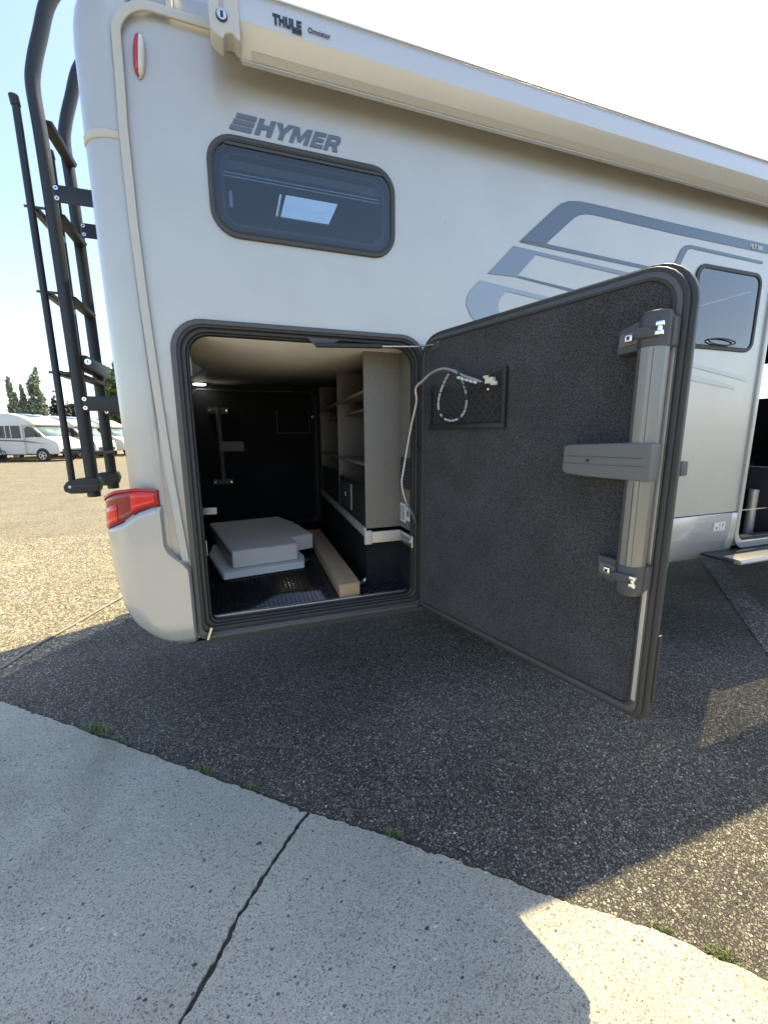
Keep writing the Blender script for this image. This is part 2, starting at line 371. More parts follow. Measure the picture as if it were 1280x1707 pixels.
# concrete slabs with broken arris, joint between them left open over dirt
pav = empty('pavement', (0, 0, 0), kind='structure')
rd = random.Random(12); bed = []; x = -4.1; v = 0
while x < 4.5:
    v = .8*v+rd.uniform(-.005, .005); bed.append((x, edge_y(x)+.010+v)); x += .03
bed += [(2, -6), (-8, -3)]
d = B(); d.add([(x, y, .003) for x, y in bed], [tuple(range(len(bed)))])
d.build('dirt_bed', SOIL, pav, smooth=False)
def edge_pts(x0, x1, step, seed):
    r = random.Random(seed); o = []; x = x0; v = 0
    while x < x1:
        y = edge_y(x); v = .45*v+r.uniform(-.0036, .0036)-(.006 if r.random() < .05 else 0); o.append((x+v*.6, y+v-.003)); x += step*r.uniform(.6, 1.4)
    o.append((x1, edge_y(x1)-.004)); return o
CRK = [(.16, 1.335), (.105, 1.285), (.05, 1.225), (-.005, 1.165), (-.05, 1.11), (-.09, 1.065), (-.115, 1.02), (-.145, .975), (-.18, .93), (-.225, .875), (-.33, .76), (-.6, .47), (-1.5, -.5), (-3.0, -2.2)]
def crack_side(sgn, seed):
    r = random.Random(seed); o = []
    for (a_, b_), (c_, d_) in zip(CRK, CRK[1:]):
        L = math.hypot(c_-a_, d_-b_); n = max(2, int(L/.012)) if L < .4 else 12
        for i in range(n):
            t = i/n; wdt = .0068+r.uniform(-.0034, .0036)
            o.append((a_+(c_-a_)*t+sgn*wdt*.75, b_+(d_-b_)*t-sgn*wdt*.66))
    return o
def slab(poly, name='slab'):
    s = B(); s.prism(poly, .0035, .011, 'z'); return s.build(name, CONC, pav, bevel=0, smooth=False)
J2 = [(1.5, .18), (.55, -.72), (-1.2, -2.6)]
left = edge_pts(-4.0, .156, .012, 1)+crack_side(-1, 5)+[(-8, -2.5)]
slab(left)
right = edge_pts(.166, 1.49, .009, 2)+[(.545, -.73), (-1.2, -2.6)]+crack_side(1, 6)[::-1]
slab(right)
slab(edge_pts(1.51, 4.5, .05, 9)+[(2.0, -6), (-1.2, -2.62), (.56, -.73)])
# filled gaps / broken dirt strip along the slab edge
def blotch(name, c, n, rad, m, parent=None, seed=0, z=.0165):
    r = random.Random(seed); pts = [(c[0]+math.cos(a_)*rad*r.uniform(.7, 1.1), c[1]+math.sin(a_)*rad*.6*r.uniform(.7, 1.1)) for a_ in [2*math.pi*i/n for i in range(n)]]
    s = B(); s.prism(pts, z-.005, z, 'z'); return s.build(name, m, parent)
PITM = mat('dark_pebble', (.05, .05, .05), .6)
for i, (x, y, q) in enumerate([(-.02, 1.275, .010), (-.225, 1.2, .006), (-.2, .985, .007), (.12, 1.1, .004), (-.31, .95, .006), (.42, .85, .007), (.30, .80, .005), (.36, .93, .004), (.46, .72, .006)]):
    blotch('dark_pebble', (x, y), 9, q, PITM, pav, i, .0125)
# chips standing proud of the asphalt near the camera
def chips(name, n, area, zmax, smin, smax, m, seed, keep):
    r = np.random.default_rng(seed); oc = np.array([(1, 0, 0), (0, 1, 0), (-1, 0, 0), (0, -1, 0), (0, 0, .75)], float)
    xy = r.uniform((area[0], area[2]), (area[1], area[3]), (n, 2)); xy = xy[[keep(p[0], p[1]) for p in xy]]
    n = len(xy); ang = r.uniform(0, 6.28, n); sz = r.uniform(smin, smax, n)*r.choice([1, 1, 1.35], n)
    st = r.uniform(.6, 1., n); V = oc[None]*np.stack([sz, sz*st, sz*.7], 1)[:, None]
    V = V+r.normal(0, .18, V.shape)*sz[:, None, None]; V[:, :4, 2] = -.001
    c, s_ = np.cos(ang)[:, None], np.sin(ang)[:, None]
    X = V[..., 0]*c-V[..., 1]*s_+xy[:, :1]; Y = V[..., 0]*s_+V[..., 1]*c+xy[:, 1:]
    P = np.stack([X, Y, V[..., 2]+zmax], -1).reshape(-1, 3)
    base = (np.arange(n)*5)[:, None, None]; F = (base+np.array([(0, 1, 4), (1, 2, 4), (2, 3, 4), (3, 0, 4)])[None]).reshape(-1, 3)
    me = bpy.data.meshes.new(name); me.from_pydata(P.tolist(), [], F.tolist()); me.validate()
    return link(name, me, m, origin=(xy[:, 0].mean(), xy[:, 1].mean(), zmax))
def chipmat(name, stops):
    m = bpy.data.materials.new(name); m.use_nodes = True; n = m.node_tree.nodes; l = m.node_tree.links; b = n['Principled BSDF']; b.inputs['Roughness'].default_value = .8
    g_ = n.new('ShaderNodeNewGeometry'); r = ramp(n, stops, 'CONSTANT'); l.new(g_.outputs['Random Per Island'], r.inputs[0]); l.new(r.outputs[0], b.inputs['Base Color']); return m
CHIPM = chipmat('loose_chips', [(0, (.085, .079, .064)), (.30, (.155, .143, .113)), (.60, (.235, .216, .17)), (.88, (.34, .318, .258)), (.975, (.52, .50, .44))])
GCHIP = chipmat('loose_gravel', [(0, (.15, .13, .09)), (.3, (.33, .28, .20)), (.6, (.42, .36, .26)), (.9, (.55, .5, .4))])
def left_of_lane(x, y): return (x+2.2)*2.5-(y-1.85)*1.95   # >0: on the asphalt side
tag(chips('asphalt_chippings', 95000, (-1.9, 3.2, .2, 2.6), .001, .0016, .0040, CHIPM, 5, lambda x, y: y > edge_y(x)+.004 and left_of_lane(x, y) > 0),
    'pale and dark stone chippings set in the asphalt lane', 'chippings', kind='stuff')
tag(chips('loose_gravel', 40000, (-5.0, -.2, 1.6, 7.0), -.003, .005, .011, GCHIP, 6, lambda x, y: left_of_lane(x, y) < 0),
    'beige gravel stones covering the parking field', 'gravel', kind='stuff')
# worn paint line on the asphalt
s = B(); s.add([(x, y, .004) for x, y in [(3.05, 1.42), (3.32, 1.40), (5.0, 2.93), (4.84, 3.03)]], [(0, 1, 2, 3)])
tag(s.build('painted_line', TARM, smooth=False, origin=(4, 2.2, .004)), 'worn pale parking line on the asphalt beside the motorhome step', 'road marking', kind='structure')
# grass tufts along the slab edge
def tuft(loc, n, h, spread, label, seed, dry=False):
    r = random.Random(seed); b = B()
    for i in range(n):
        a_ = r.uniform(0, 6.28); q = r.uniform(0, 1)**.7; x = math.cos(a_)*q*spread[0]; y = math.sin(a_)*q*spread[1]
        ca, sa = math.cos(-.72), math.sin(-.72); x, y = x*ca-y*sa, x*sa+y*ca
        bx, by = r.uniform(-1, 1)*h*.9, r.uniform(-1, 1)*h*.9; hh = h*r.uniform(.4, 1.); t = r.uniform(0, 6.28); w_ = .0016
        dx, dy = math.cos(t)*w_, math.sin(t)*w_
        b.add([(x-dx, y-dy, 0), (x+dx, y+dy, 0), (x+bx*.5+dx*.7, y+by*.5+dy*.7, hh*.7), (x+bx*.5-dx*.7, y+by*.5-dy*.7, hh*.7), (x+bx, y+by, hh)], [(0, 1, 2, 3), (3, 2, 4)])
    b.T = Matrix.Identity(4); b.v = [(p[0]+loc[0], p[1]+loc[1], p[2]+loc[2]) for p in b.v]
    o = b.build('grass_tuft', GRASSM, smooth=False, origin=loc); return tag(o, label, 'grass', 'grass tufts in the joint between slab and asphalt')
tuft((-.72, 2.125, .002), 160, .035, (.085, .03), 'yellowish grass tuft in the joint, farthest left', 1)
tuft((-.60, 2.01, .002), 60, .02, (.06, .02), 'sparse dry grass just right of the leftmost tuft', 2)
tuft((-.22, 1.69, .002), 90, .022, (.06, .015), 'low green grass in the joint left of the slab crack', 3)
tuft((-.02, 1.525, .002), 50, .016, (.05, .012), 'tiny green sprigs nearest the left of the slab crack', 4)
tuft((.43, 1.15, .002), 90, .024, (.04, .014), 'green grass tuft in the joint right of the slab crack', 5)
tuft((1.05, .625, .002), 50, .018, (.03, .010), 'small sunlit grass tuft where the light slab begins', 6)
tuft((1.15, .525, .002), 110, .026, (.04, .016), 'bushier sunlit grass tuft at the lower right edge', 7)

# ================================================================== THE MOTORHOME
MH = empty('motorhome', (0, 2.8, 0), 'silver motorhome with its rear garage door wide open, seen close up from the side', 'motorhome')
YW = 1.70
GO = rr(-.170, .630, .768, 1.790, [.035, .05, .09, .09])           # garage opening
WN1 = rr(-.012, 2.113, .637, 2.402, .075)
WN2 = rr(2.385, 1.880, 2.885, 2.272, .05)
ENT = rr(3.025, .705, 3.66, 2.50, [.07, .07, .06, .06])
wall_out = [(-.262, .605), (.800, .605), (.800, .905), (5.4, .905), (5.4, 2.705), (-.16, 2.705)]+[(-.16+.1*math.cos(R(t)), 2.605+.1*math.sin(R(t))) for t in range(100, 181, 10)]
plate('side_wall', [wall_out, GO, WN1, WN2, rr(3.025, .9, 3.66, 2.5, .06)][:4]+[[(3.025, .9051), (3.66, .9051), (3.66, 2.5), (3.025, 2.5)]], WALL(YW+.012), .024, PAINT, MH)
# skirt panel with turned-in bottom
sk = B(); rows = []
for x in (.802, 1.2, 1.6, 2.0, 2.4, 2.93):
    rows.append([(x, YW-.004, .900), (x, YW-.008, .893), (x, YW-.008, .80), (x, YW-.004, .73), (x, YW+.012, .66), (x, YW+.035, .612), (x, YW+.06, .605)])
sk.grid(rows); sk.build('skirt_panel', PAINT2, MH, solid=.004)
sk = B(); rows = []
for k in range(9):
    t = k/8; rows.append([(2.934+(.0 if z > .75 else -(.75-z)*.28)+t*(3.0-2.934+(0 if z > .75 else (.75-z)*.28)), y, z) for y, z in ((YW-.004, .900), (YW-.008, .893), (YW-.008, .80), (YW-.004, .73), (YW+.012, .66), (YW+.035, .612))])
sk.grid(rows); sk.build('sill_panel', PAINT2, MH, solid=.004)
plate('entry_surround', [rr(2.992, .655, 3.70, 2.54, [.10, .1, .08, .08]), ENT], WALL(YW-.004), .02, PAINT2, MH, bevel=.006)
plate('entry_seal', [rr(3.020, .70, 3.665, 2.505, .07), rr(3.045, .725, 3.64, 2.48, .06)], WALL(YW+.03), .05, RUBBER, MH, bevel=.003)
plate('front_sill_panel', [[(3.70, .61), (5.4, .61), (5.4, .90), (3.70, .90)]], WALL(YW), .02, PAINT2, MH)
# rear cap: rounded corners, roof shoulder
def cap_profile(ins, side):
    xr = -.395+ins; yn = 1.702+side; yf = 3.90-side; r = .095; pts = [(-.205, yn+.02), (-.25, yn+.006), (-.268, yn), (-.285, yn-.008)]
    for t in range(0, 91, 10):
        a_ = R(270-t); pts.append((xr+r+r*math.cos(a_)*1., yn-.008+r+r*math.sin(a_)))
    for t in range(0, 91, 15):
        a_ = R(180-t); pts.append((xr+r+r*math.cos(a_), yf-r+r*math.sin(a_)))
    pts += [(5.4, yf)]
    return pts
rows = []
def inset(z, z0, r): return 0 if z < z0 else r-math.sqrt(max(r*r-min(z-z0, r)**2, 0))
for z in [.66, .9, 1.1, 1.6, 2.1, 2.335, 2.5, 2.6, 2.65, 2.70, 2.74, 2.78, 2.82, 2.86, 2.89, 2.92, 2.945]:
    xi = -.0+max(0, (1.9-z)*.012)+inset(z, 2.60, .36); si = inset(z, 2.70, .25)
    rows.append([(x, y, z) for x, y in cap_profile(xi, si)])
s = B(); s.grid(rows); s.build('rear_cap', PAINT2, MH, solid=.006)
# near roof shoulder
s = B(); rows = []
for x in (-.215, 1, 2.5, 4, 5.4):
    rows.append([(x, YW+.004+inset(z, 2.70, .25), z) for z in (2.706, 2.74, 2.78, 2.82, 2.86, 2.89, 2.92, 2.945)])
s.grid(rows); s.build('roof_shoulder', PAINT2, MH, solid=.006)
# roof with the two skylight openings
plate('roof', [[(-.20, 1.84), (5.45, 1.84), (5.45, 3.89), (-.20, 3.72)], [(.355, 2.93), (.795, 2.93), (.795, 3.45), (.355, 3.45)], [(3.15, 1.88), (4.4, 1.88), (4.4, 2.62), (3.15, 2.62)]],
      Matrix.Translation((0, 0, 2.93)), .04, WPAINT, MH)
for q, gm in (((.355, 2.93, .795, 3.45), HATCHC), ((3.15, 1.88, 4.4, 2.62), HATCHG)):
    o = plate('skylight', [rr(q[0]-.02, q[1]-.02, q[2]+.02, q[3]+.02, .02), rr(q[0]+.006, q[1]+.006, q[2]-.006, q[3]-.006, .012)], Matrix.Translation((0, 0, 2.93)), .09, WHITE, MH)
    plate('skylight_pane', [rr(q[0]-.01, q[1]-.01, q[2]+.01, q[3]+.01, .02)], Matrix.Translation((0, 0, 2.982)), .006, gm, o)
o = bpy.data.objects.new('x', None)
s = B(); s.tube([(.385, 2.93, 2.885), (.385, 3.40, 2.915)], .014, 8); s.build('skylight_strut', WHITE, MH)
# trims (cream edge strips)
tp = [(-.213, .93), (-.236, 1.243), (-.252, 1.585), (-.262, 1.842), (-.268, 2.083), (-.268, 2.368), (-.262, 2.52)]
arc = [(-.155+.107*math.cos(R(t)), 2.60+.105*math.sin(R(t))) for t in range(180, 89, -10)]
path = tp+arc[1:]+[(0, 2.703), (1.5, 2.700), (5.4, 2.70)]
def strip(path, wd, y, th):
    L, Rr = [], []
    for i, p in enumerate(path):
        a_ = Vector(path[max(i-1, 0)]); b_ = Vector(path[min(i+1, len(path)-1)]); t = (b_-a_).normalized(); n_ = Vector((-t.y, t.x)); p = Vector(p)
        L.append(tuple(p+n_*wd/2)); Rr.append(tuple(p-n_*wd/2))
    return L+Rr[::-1]
plate('edge_trim', [strip(path, .026, 0, 0)], WALL(1.684), .010, TRIM, MH, bevel=.003)
s = B(); rows = []
for z in (2.327, 2.331, 2.350, 2.354):
    pr = cap_profile(-.004 if z in (2.331, 2.350) else 0, -.004 if z in (2.331, 2.350) else 0)[2:13]; rows.append([(x, y, z) for x, y in pr])
s.grid(rows); s.build('seam_trim', TRIM, MH, solid=.005)
s = B(); rows = []
for z in (2.712, 2.74, 2.78, 2.82, 2.86, 2.89, 2.92, 2.945):
    y = YW-.002+inset(z, 2.70, .25); rows.append([(-.118, y+.004, z), (-.114, y-.004, z), (-.100, y-.004, z), (-.096, y+.004, z)])
s.grid(rows); s.build('roof_seam_trim', TRIM, MH, solid=.003)
# far side, floor, front, chassis
plate('far_side_wall', [[(-.30, .62), (5.4, .62), (5.4, 2.9), (-.30, 2.9)], rr(3.2, 1.55, 4.3, 2.1, .06), rr(4.5, 1.5, 5.2, 2.2, .06)], WALL(3.885), .02, PAINT, MH)
s = B(); s.box(-.28, .80, 1.76, 3.86, .585, .635); s.box(.85, 5.4, 1.80, 3.86, .585, .63); s.build('floor_underside', BLKPL, MH)
s = B(); s.box(.3, 6.5, 2.15, 2.25, .44, .56); s.box(.3, 6.5, 3.35, 3.45, .44, .56); s.box(-.3, .3, 2.2, 3.4, .53, .583); s.build('chassis_rails', BLKPL, MH)
s = B(); s.prism([(5.4, .5), (5.4, 1.5), (6.5, 1.5), (7.1, 1.25), (7.3, 1.0), (7.35, .45), (5.4, .45)], 1.85, 3.75, 'y'); s.build('cab', PAINT, MH, bevel=.05)
s = B(); s.prism([(5.4, 2.42), (5.4, 2.9), (5.6, 2.75), (5.80, 2.38), (5.72, 2.30)], 1.80, 3.80, 'y'); s.build('cab_roof', PAINT, MH, bevel=.03)
for y in (1.88, 3.72):
    s = B(); s.tube([(5.74, y, 2.36), (6.48, y, 1.48)], .04, 8); s.build('windscreen_pillar', BLKPL, MH)
s = B(); s.add([(5.76, 1.9, 2.35), (6.49, 1.9, 1.49), (6.49, 3.7, 1.49), (5.76, 3.7, 2.35)], [(0, 1, 2, 3)]); s.build('windscreen', PANE2, MH)
s = B(); s.box(5.38, 5.40, 1.73, 3.86, .64, 1.76); s.build('cab_bulkhead', SEAT, MH); s = B(); s.box(5.38, 5.40, 1.73, 3.86, 2.12, 2.9); s.build('cab_headliner', SEAT, MH)
for x in (1.95, 6.35):
    for y in (1.86, 3.55):
        t = B(); t.cyl((x, y, .36), (0, 1, 0), .36, .22, 36); o = t.build('wheel', TYRE, MH, bevel=.03)
        t = B(); t.cyl((x, y-.01, .36), (0, 1, 0), .21, .24, 24); t.build('rim', METAL, o, bevel=.01)
s = B(); s.box(2.60, 2.72, 1.9, 1.96, .50, .53); s.build('skirt_bracket', WHITE, MH)
# entry step
s = B(); s.box(2.74, 3.62, 1.54, 1.80, .632, .650); s.build('entry_step', BLKPL, MH, bevel=.008)
s = B(); s.prism([(1.505, .628), (1.50, .640), (1.51, .657), (1.60, .660), (1.60, .652), (1.545, .650), (1.545, .628)], 2.76, 3.6, 'x'); s.build('step_tread', RAIL, MH, bevel=.006)

# ---- window 1 and 2
def window(q, r, m_pane, name='window'):
    x0, z0, x1, z1 = q
    f = plate(name, [rr(x0, z0, x1, z1, r), rr(x0+.016, z0+.016, x1-.016, z1-.016, r-.016)], WALL(YW-.003), .016, FRAME, MH, bevel=.005)
    plate('seal', [rr(x0+.014, z0+.014, x1-.014, z1-.014, r-.014), rr(x0+.022, z0+.022, x1-.022, z1-.022, r-.022)], WALL(YW-.005), .012, RUBBER, f, bevel=.002)
    plate('pane', [rr(x0+.020, z0+.020, x1-.020, z1-.020, r-.02)], WALL(YW-.003), .005, m_pane, f)
    return f
w1 = window((-.030, 2.092, .652, 2.413), .091, PANE)
plate('inner_pane_edge', [rr(.012, 2.135, .612, 2.372, .06), rr(.022, 2.145, .602, 2.362, .05)], WALL(YW+.012), .006, FRAME, w1)
plate('hinge_rail', [rr(.03, 2.380, .60, 2.389, .004)], WALL(YW-.0075), .005, FRAME, w1)
plate('blind_cassette', [rr(.02, 2.325, .61, 2.352, .006)], WALL(YW+.03), .012, GREYPL, w1)
for z in (2.300, 2.311): plate('blind_rod', [rr(.02, z, .61, z+.0035, .001)], WALL(YW+.028), .004, METAL, w1)
plate('catch', [rr(.035, 2.20, .046, 2.252, .004)], WALL(YW+.022), .008, LENSW, w1)
plate('catch', [rr(.575, 2.15, .61, 2.165, .004)], WALL(YW+.022), .008, CLAMP, w1)
w2 = window((2.367, 1.862, 2.903, 2.290), .065, PANE2)
plate('inner_pane_edge', [rr(2.41, 1.90, 2.86, 2.25, .04), rr(2.418, 1.908, 2.852, 2.242, .035)], WALL(YW+.012), .006, FRAME2, w2)
s = B(); s.tube([(2.62+.11*math.cos(a_), YW-.016, 1.905+.017*math.sin(a_)) for a_ in [2*math.pi*i/20 for i in range(20)]], .004, 6, closed=True); s.build('catch', BLKPL, w2)
# rooms behind the windows
s = B(); s.box(-.24, 2.2, 1.74, 1.745, 1.82, 2.08); s.box(-.25, 2.2, 3.80, 3.82, 1.82, 2.9); s.box(2.19, 2.21, 1.75, 3.8, .65, 2.9); s.box(-.26, -.25, 1.74, 3.8, 1.82, 2.75); s.box(-.25, 2.2, 1.74, 3.8, 1.815, 1.83)
s.build('bedroom_lining', mat('bedroom_lining_board', (.12, .13, .15), .6), MH)
s = B(); s.prism([(-.2, 1.85), (.340, 1.85), (.340, 2.885), (-.2, 2.885)], 2.898, 2.905, 'z')
hz = 2.895
plate('bedroom_ceiling', [[(-.2, 1.78), (2.2, 1.78), (2.2, 3.8), (-.2, 3.8)], [(.345, 2.88), (.735, 2.88), (.735, 3.245), (.345, 3.245)]], Matrix.Translation((0, 0, hz)), .01, bpy.data.materials['bedroom_lining_board'], MH)
# living space seen through the entry
s = B(); s.box(2.25, 5.38, 1.74, 3.86, .635, .66); s.build('living_floor', DARKL, MH)
s = B(); s.box(3.62, 3.72, 1.76, 2.35, .66, 1.15); s.build('cabinet', SEAT, MH, bevel=.01); s = B(); s.box(2.9, 3.012, 1.76, 2.6, .66, 1.02); s.build('cabinet', SEAT, MH, bevel=.01)
s = B(); s.cyl((3.56, 1.93, .66), (0, 0, 1), .03, .33, 20); s.build('table_pedestal', RAIL, MH)
s = B(); s.box(3.05, 3.9, 1.98, 2.5, .98, 1.0); s.build('table_shelf', BLKPL, MH, bevel=.005)
ss = B(); ss.prism([(3.62, 1.0), (4.35, 1.0), (4.30, 1.15), (3.95, 1.25), (3.80, 1.95), (3.70, 2.02), (3.58, 1.9), (3.66, 1.3)], 2.35, 2.9, 'y'); ss.build('swivel_seat', SEAT, MH, bevel=.04)
plate('far_window', [rr(3.2, 1.55, 4.3, 2.1, .06), rr(3.24, 1.59, 4.26, 2.06, .05)], WALL(3.87), .03, FRAME, MH)
s = B(); s.box(2.25, 5.38, 3.80, 3.84, .66, 1.5); s.build('far_lining', SEAT, MH)

# ---- garage frame
gf = plate('garage_frame', [rr(-.196, .600, .790, 1.812, [.03, .03, .11, .11]), rr(-.176, .625, .772, 1.794, [.03, .03, .095, .095])], WALL(YW-.007), .018, FRAME2, MH, bevel=.005)
plate('outer_seal', [rr(-.178, .628, .772, 1.796, [.03, .03, .095, .095]), rr(-.165, .645, .761, 1.785, [.03, .03, .088, .088])], WALL(YW-.002), .02, RUBBER, gf, bevel=.004)
plate('inner_rebate', [rr(-.167, .630, .763, 1.787, [.03, .03, .09, .09]), rr(-.150, .652, .748, 1.772, [.03, .04, .08, .08])], WALL(YW+.028), .055, BLKFR, gf, bevel=.004)
plate('inner_seal', [rr(-.150, .650, .748, 1.773, [.03, .04, .08, .08]), rr(-.142, .660, .741, 1.765, [.03, .04, .075, .075])], WALL(YW+.030), .035, RUBBER, gf, bevel=.004)
s = B(); s.prism([(YW-.024, .606), (YW-.024, .615), (YW+.02, .648), (YW+.06, .655), (YW+.06, .60), (YW-.02, .598)], -.160, .752, 'x'); s.build('sill', FRAME2, gf, bevel=.002)
s = B(); s.box(-.145, .742, YW+.048, YW+.066, .655, .666); s.build('sill_edge_strip', METAL, gf, bevel=.002)
s = B(); s.prism([(-.163, .605), (-.155, .605), (-.138, .652), (-.146, .655)], YW-.034, YW-.022, 'y'); s.build('sill_corner_piece', METAL, gf)
s = B(); s.prism([(YW-.018, .582), (YW-.018, .598), (YW+.08, .598), (YW+.08, .59)], -.205, .80, 'x'); s.build('lower_skirt_lip', RUBBER, MH)

# ---- rear bumper corner and tail light
def prof(z):
    """near side plan profile of the bumper at height z, as (x, y) from the wall edge round to the rear"""
    pts = [(-.196, .602), (-.33, .62), (-.40, .70), (-.43, .764), (-.447, .905), (-.455, 1.02), (-.455, 1.25)]
    zs = [.602, .62, .70, .764, .905, 1.02, 1.25]; xs = [-.30, -.355, -.42, -.445, -.462, -.468, -.460]
    xl = float(np.interp(z, zs, xs))
    xr = float(np.interp(z, [.60, .885, .905, .935, .96, .985, 1.0, 1.25], [-.200, -.200, -.203, -.225, -.256, -.270, -.274, -.276]))
    r = min(.10, (xr-xl)*.75); yb = 1.662+max(0, .66-z)*.35; o = [(xr, 1.70), (xr, yb+.008), (xr-.006, yb)]
    n = 3
    for i in range(1, n+1): o.append((xr-.006+(xl+r-xr+.006)*i/(n+1), yb))
    for t in range(0, 91, 9): a_ = R(270-t); o.append((xl+r+r*math.cos(a_), yb+r+r*math.sin(a_)))
    for y in (1.95, 2.3, 2.7, 3.1, 3.4): o.append((xl-.0, y))
    for t in range(0, 91, 18): a_ = R(180-t); o.append((xl+r+r*math.cos(a_), 3.94-r+r*math.sin(a_)))
    return o
def ztop(i):     # top edge of the bumper along the profile index
    t = i
    return float(np.interp(t, [0, 2, 3, 5, 8, 12, 16, 17, 40], [1.150, 1.150, 1.148, 1.135, 1.10, 1.075, 1.055, 1.00, 1.00]))
np_ = len(prof(1))
def surf(za, zb, nz, i0, i1, off=0.):
    rows = []
    for k in range(nz+1):
        row = []
        for i in range(i0, i1+1):
            z = za(i)+(zb(i)-za(i))*k/nz; p = prof(z); x, y = p[i]
            row.append((x-off*.6, y-off*.6 if i < 17 else y, z))
        rows.append(row)
    return rows
s = B(); s.grid(surf(lambda i: .602+(.0 if i < 4 else .0), ztop, 22, 0, np_-1)); s.build('rear_bumper', PAINT2, MH, ang=50, solid=.006)
tl_top = lambda i: float(np.interp(i, [0, 2, 5, 9, 14, 17, 19], [1.212, 1.214, 1.222, 1.215, 1.19, 1.17, 1.165]))
tl = B(); tl.grid(surf(lambda i: ztop(i)+.004, tl_top, 4, 1, 18, .003)); tl = tl.build('tail_light', SMOKE, MH, ang=60, solid=.004)
s = B(); s.grid(surf(lambda i: ztop(i)+.012, lambda i: tl_top(i)-.012, 3, 2, 6, .008)); s.build('brake_lens', REDB, tl, solid=.002)
s = B(); s.grid(surf(lambda i: ztop(i)+.012, lambda i: ztop(i)+.012+(tl_top(i)-ztop(i))*.52, 3, 9, 17, .008)); s.build('indicator_lens', REDB, tl, solid=.002)
s = B(); s.grid(surf(lambda i: tl_top(i)-.010, lambda i: tl_top(i)+.001, 1, 1, 16, .008)); s.build('light_rim', REDL, tl, solid=.003)
s = B(); s.grid([[(x, y, z) for x, y in [(q[0]-.006, q[1]-.004) for q in prof(z)[1:3]]] for z in (1.152, 1.18, 1.212)]); s.build('light_rim', REDL, tl, solid=.004)
s = B(); s.prism([(-.275, .60), (-.19, .60), (-.205, .575), (-.23, .588)], 1.70, 1.76, 'y'); s.build('tow_eye_cover', BLKPL, MH)

s = B(); s.cyl((.875, YW-.0005, 2.262), (0, -1, 0), .0016, .001, 8); s.build('paint_speck', BLKPL, MH)
# ---- marker light
ml = None
for nm, sgn, m_ in (('red_lens', -1, REDL), ('white_lens', 1, LENSW)):
    rows = []
    for i in range(13):
        t = -1+2*i/12; hw = .016*math.sqrt(max(1-t*t, 0))**.8+.0005; row = []
        for k in range(5):
            q = k/4*sgn; row.append((-.204+(-.007+.014*0)*t*0+t*-.0*1+hw*q-.012*t*-.5, YW-.002-.022*math.sqrt(max(1-t*t, 0))*math.sqrt(max(1-.85*q*q, 0)), 2.576+.062*t))
        rows.append(row)
    s = B(); s.grid(rows)
    if ml is None:
        pl = B(); pl.grid([[(-.204+.018*math.sqrt(max(1-t*t, 0))*q+.006*t, YW-.003, 2.576+.066*t) for q in (-1, 1)] for t in [-1+i/6 for i in range(13)]])
        ml = pl.build('marker_light', TRIM, MH, solid=.003)
    s.build(nm, m_, ml, solid=.002)

# ---- decals and faint stripes
DY = WALL(YW-.0022)
def wall_stripe(name, loop, m_): return plate(name, [loop], DY, .0012, m_, MH)
wall_stripe('stripe', [(1.242, 2.241), (1.419, 2.397), (1.455, 2.425), (1.50, 2.442), (1.56, 2.450), (1.639, 2.452), (2.18, 2.448), (5.0, 2.441), (5.0, 2.400), (2.19, 2.401), (1.65, 2.408), (1.60, 2.404), (1.57, 2.396), (1.535, 2.378), (1.390, 2.253)], DECAL)
wall_stripe('stripe', [(1.30, 2.2395), (1.242, 2.2385), (1.392, 2.2505), (2.35, 2.220), (2.35, 2.205)][1:], DECAL)
wall_stripe('stripe', [(1.085, 2.093), (1.214, 2.219), (2.2, 2.173), (2.2, 2.152), (1.335, 2.199), (1.243, 2.103), (1.243, 2.095)], DECALM)
wall_stripe('stripe', [(1.248, 2.101), (1.70, 2.066), (1.70, 2.052), (1.243, 2.0935)], DECAL)
wall_stripe('stripe', [(1.06, 1.87), (1.028, 1.895), (1.0, 1.925), (.985, 1.955), (.985, 1.985), (1.0, 2.015), (1.046, 2.062), (1.60, 2.012), (1.60, 1.994), (1.186, 2.031), (1.155, 1.995), (1.146, 1.974), (1.148, 1.95), (1.165, 1.915), (1.2, 1.87)], DECALL)
wall_stripe('stripe', [(2.18, 2.21), (2.203, 2.269), (2.235, 2.335), (2.262, 2.357), (2.303, 2.365), (2.888, 2.357), (2.891, 2.343), (2.31, 2.349), (2.285, 2.338), (2.27, 2.315), (2.235, 2.25), (2.22, 2.21)], DECAL)
wall_stripe('faint_stripe', [(2.30, 1.80), (2.90, 1.722), (2.904, 1.701), (2.30, 1.778)], FAINT)  # pale grey bands sloping down to the right
wall_stripe('faint_stripe', [(2.30, 1.742), (2.80, 1.672), (2.805, 1.652), (2.30, 1.704)], FAINT)
# maker lettering above the small window: three bars and five heavy slanted capitals
LM = frameM((.049, YW-.0025, 2.431), (1, 0, 0), (0, 0, 1)) @ Matrix(((1, .42, 0, 0), (0, 1, 0, 0), (0, 0, 1, 0), (0, 0, 0, 1)))
H_ = .052
logo = empty('x', (0, 0, 0)); bpy.data.objects.remove(logo)
def lpoly(parent, loops, x, wd, m_=DECAL, nm='letter', MX=None, hh=H_):
    lp = [[(x+p[0]*wd, p[1]*hh) for p in l] for l in loops]
    return plate(nm, lp, MX or LM, .0012, m_, parent)
bars = []
for i, (z, xa, xb) in enumerate(((0, .0, .072), (.36, .004, .073), (.72, .008, .074))):
    o = plate('logo_bar', [[(xa, z*H_*1.02), (xb, z*H_*1.02), (xb, (z+.27)*H_*1.02), (xa, (z+.27)*H_*1.02)]], LM, .0012, DECAL, MH)
HH = [[(0, 0), (.32, 0), (.32, .38), (.68, .38), (.68, 0), (1, 0), (1, 1), (.68, 1), (.68, .65), (.32, .65), (.32, 1), (0, 1)]]
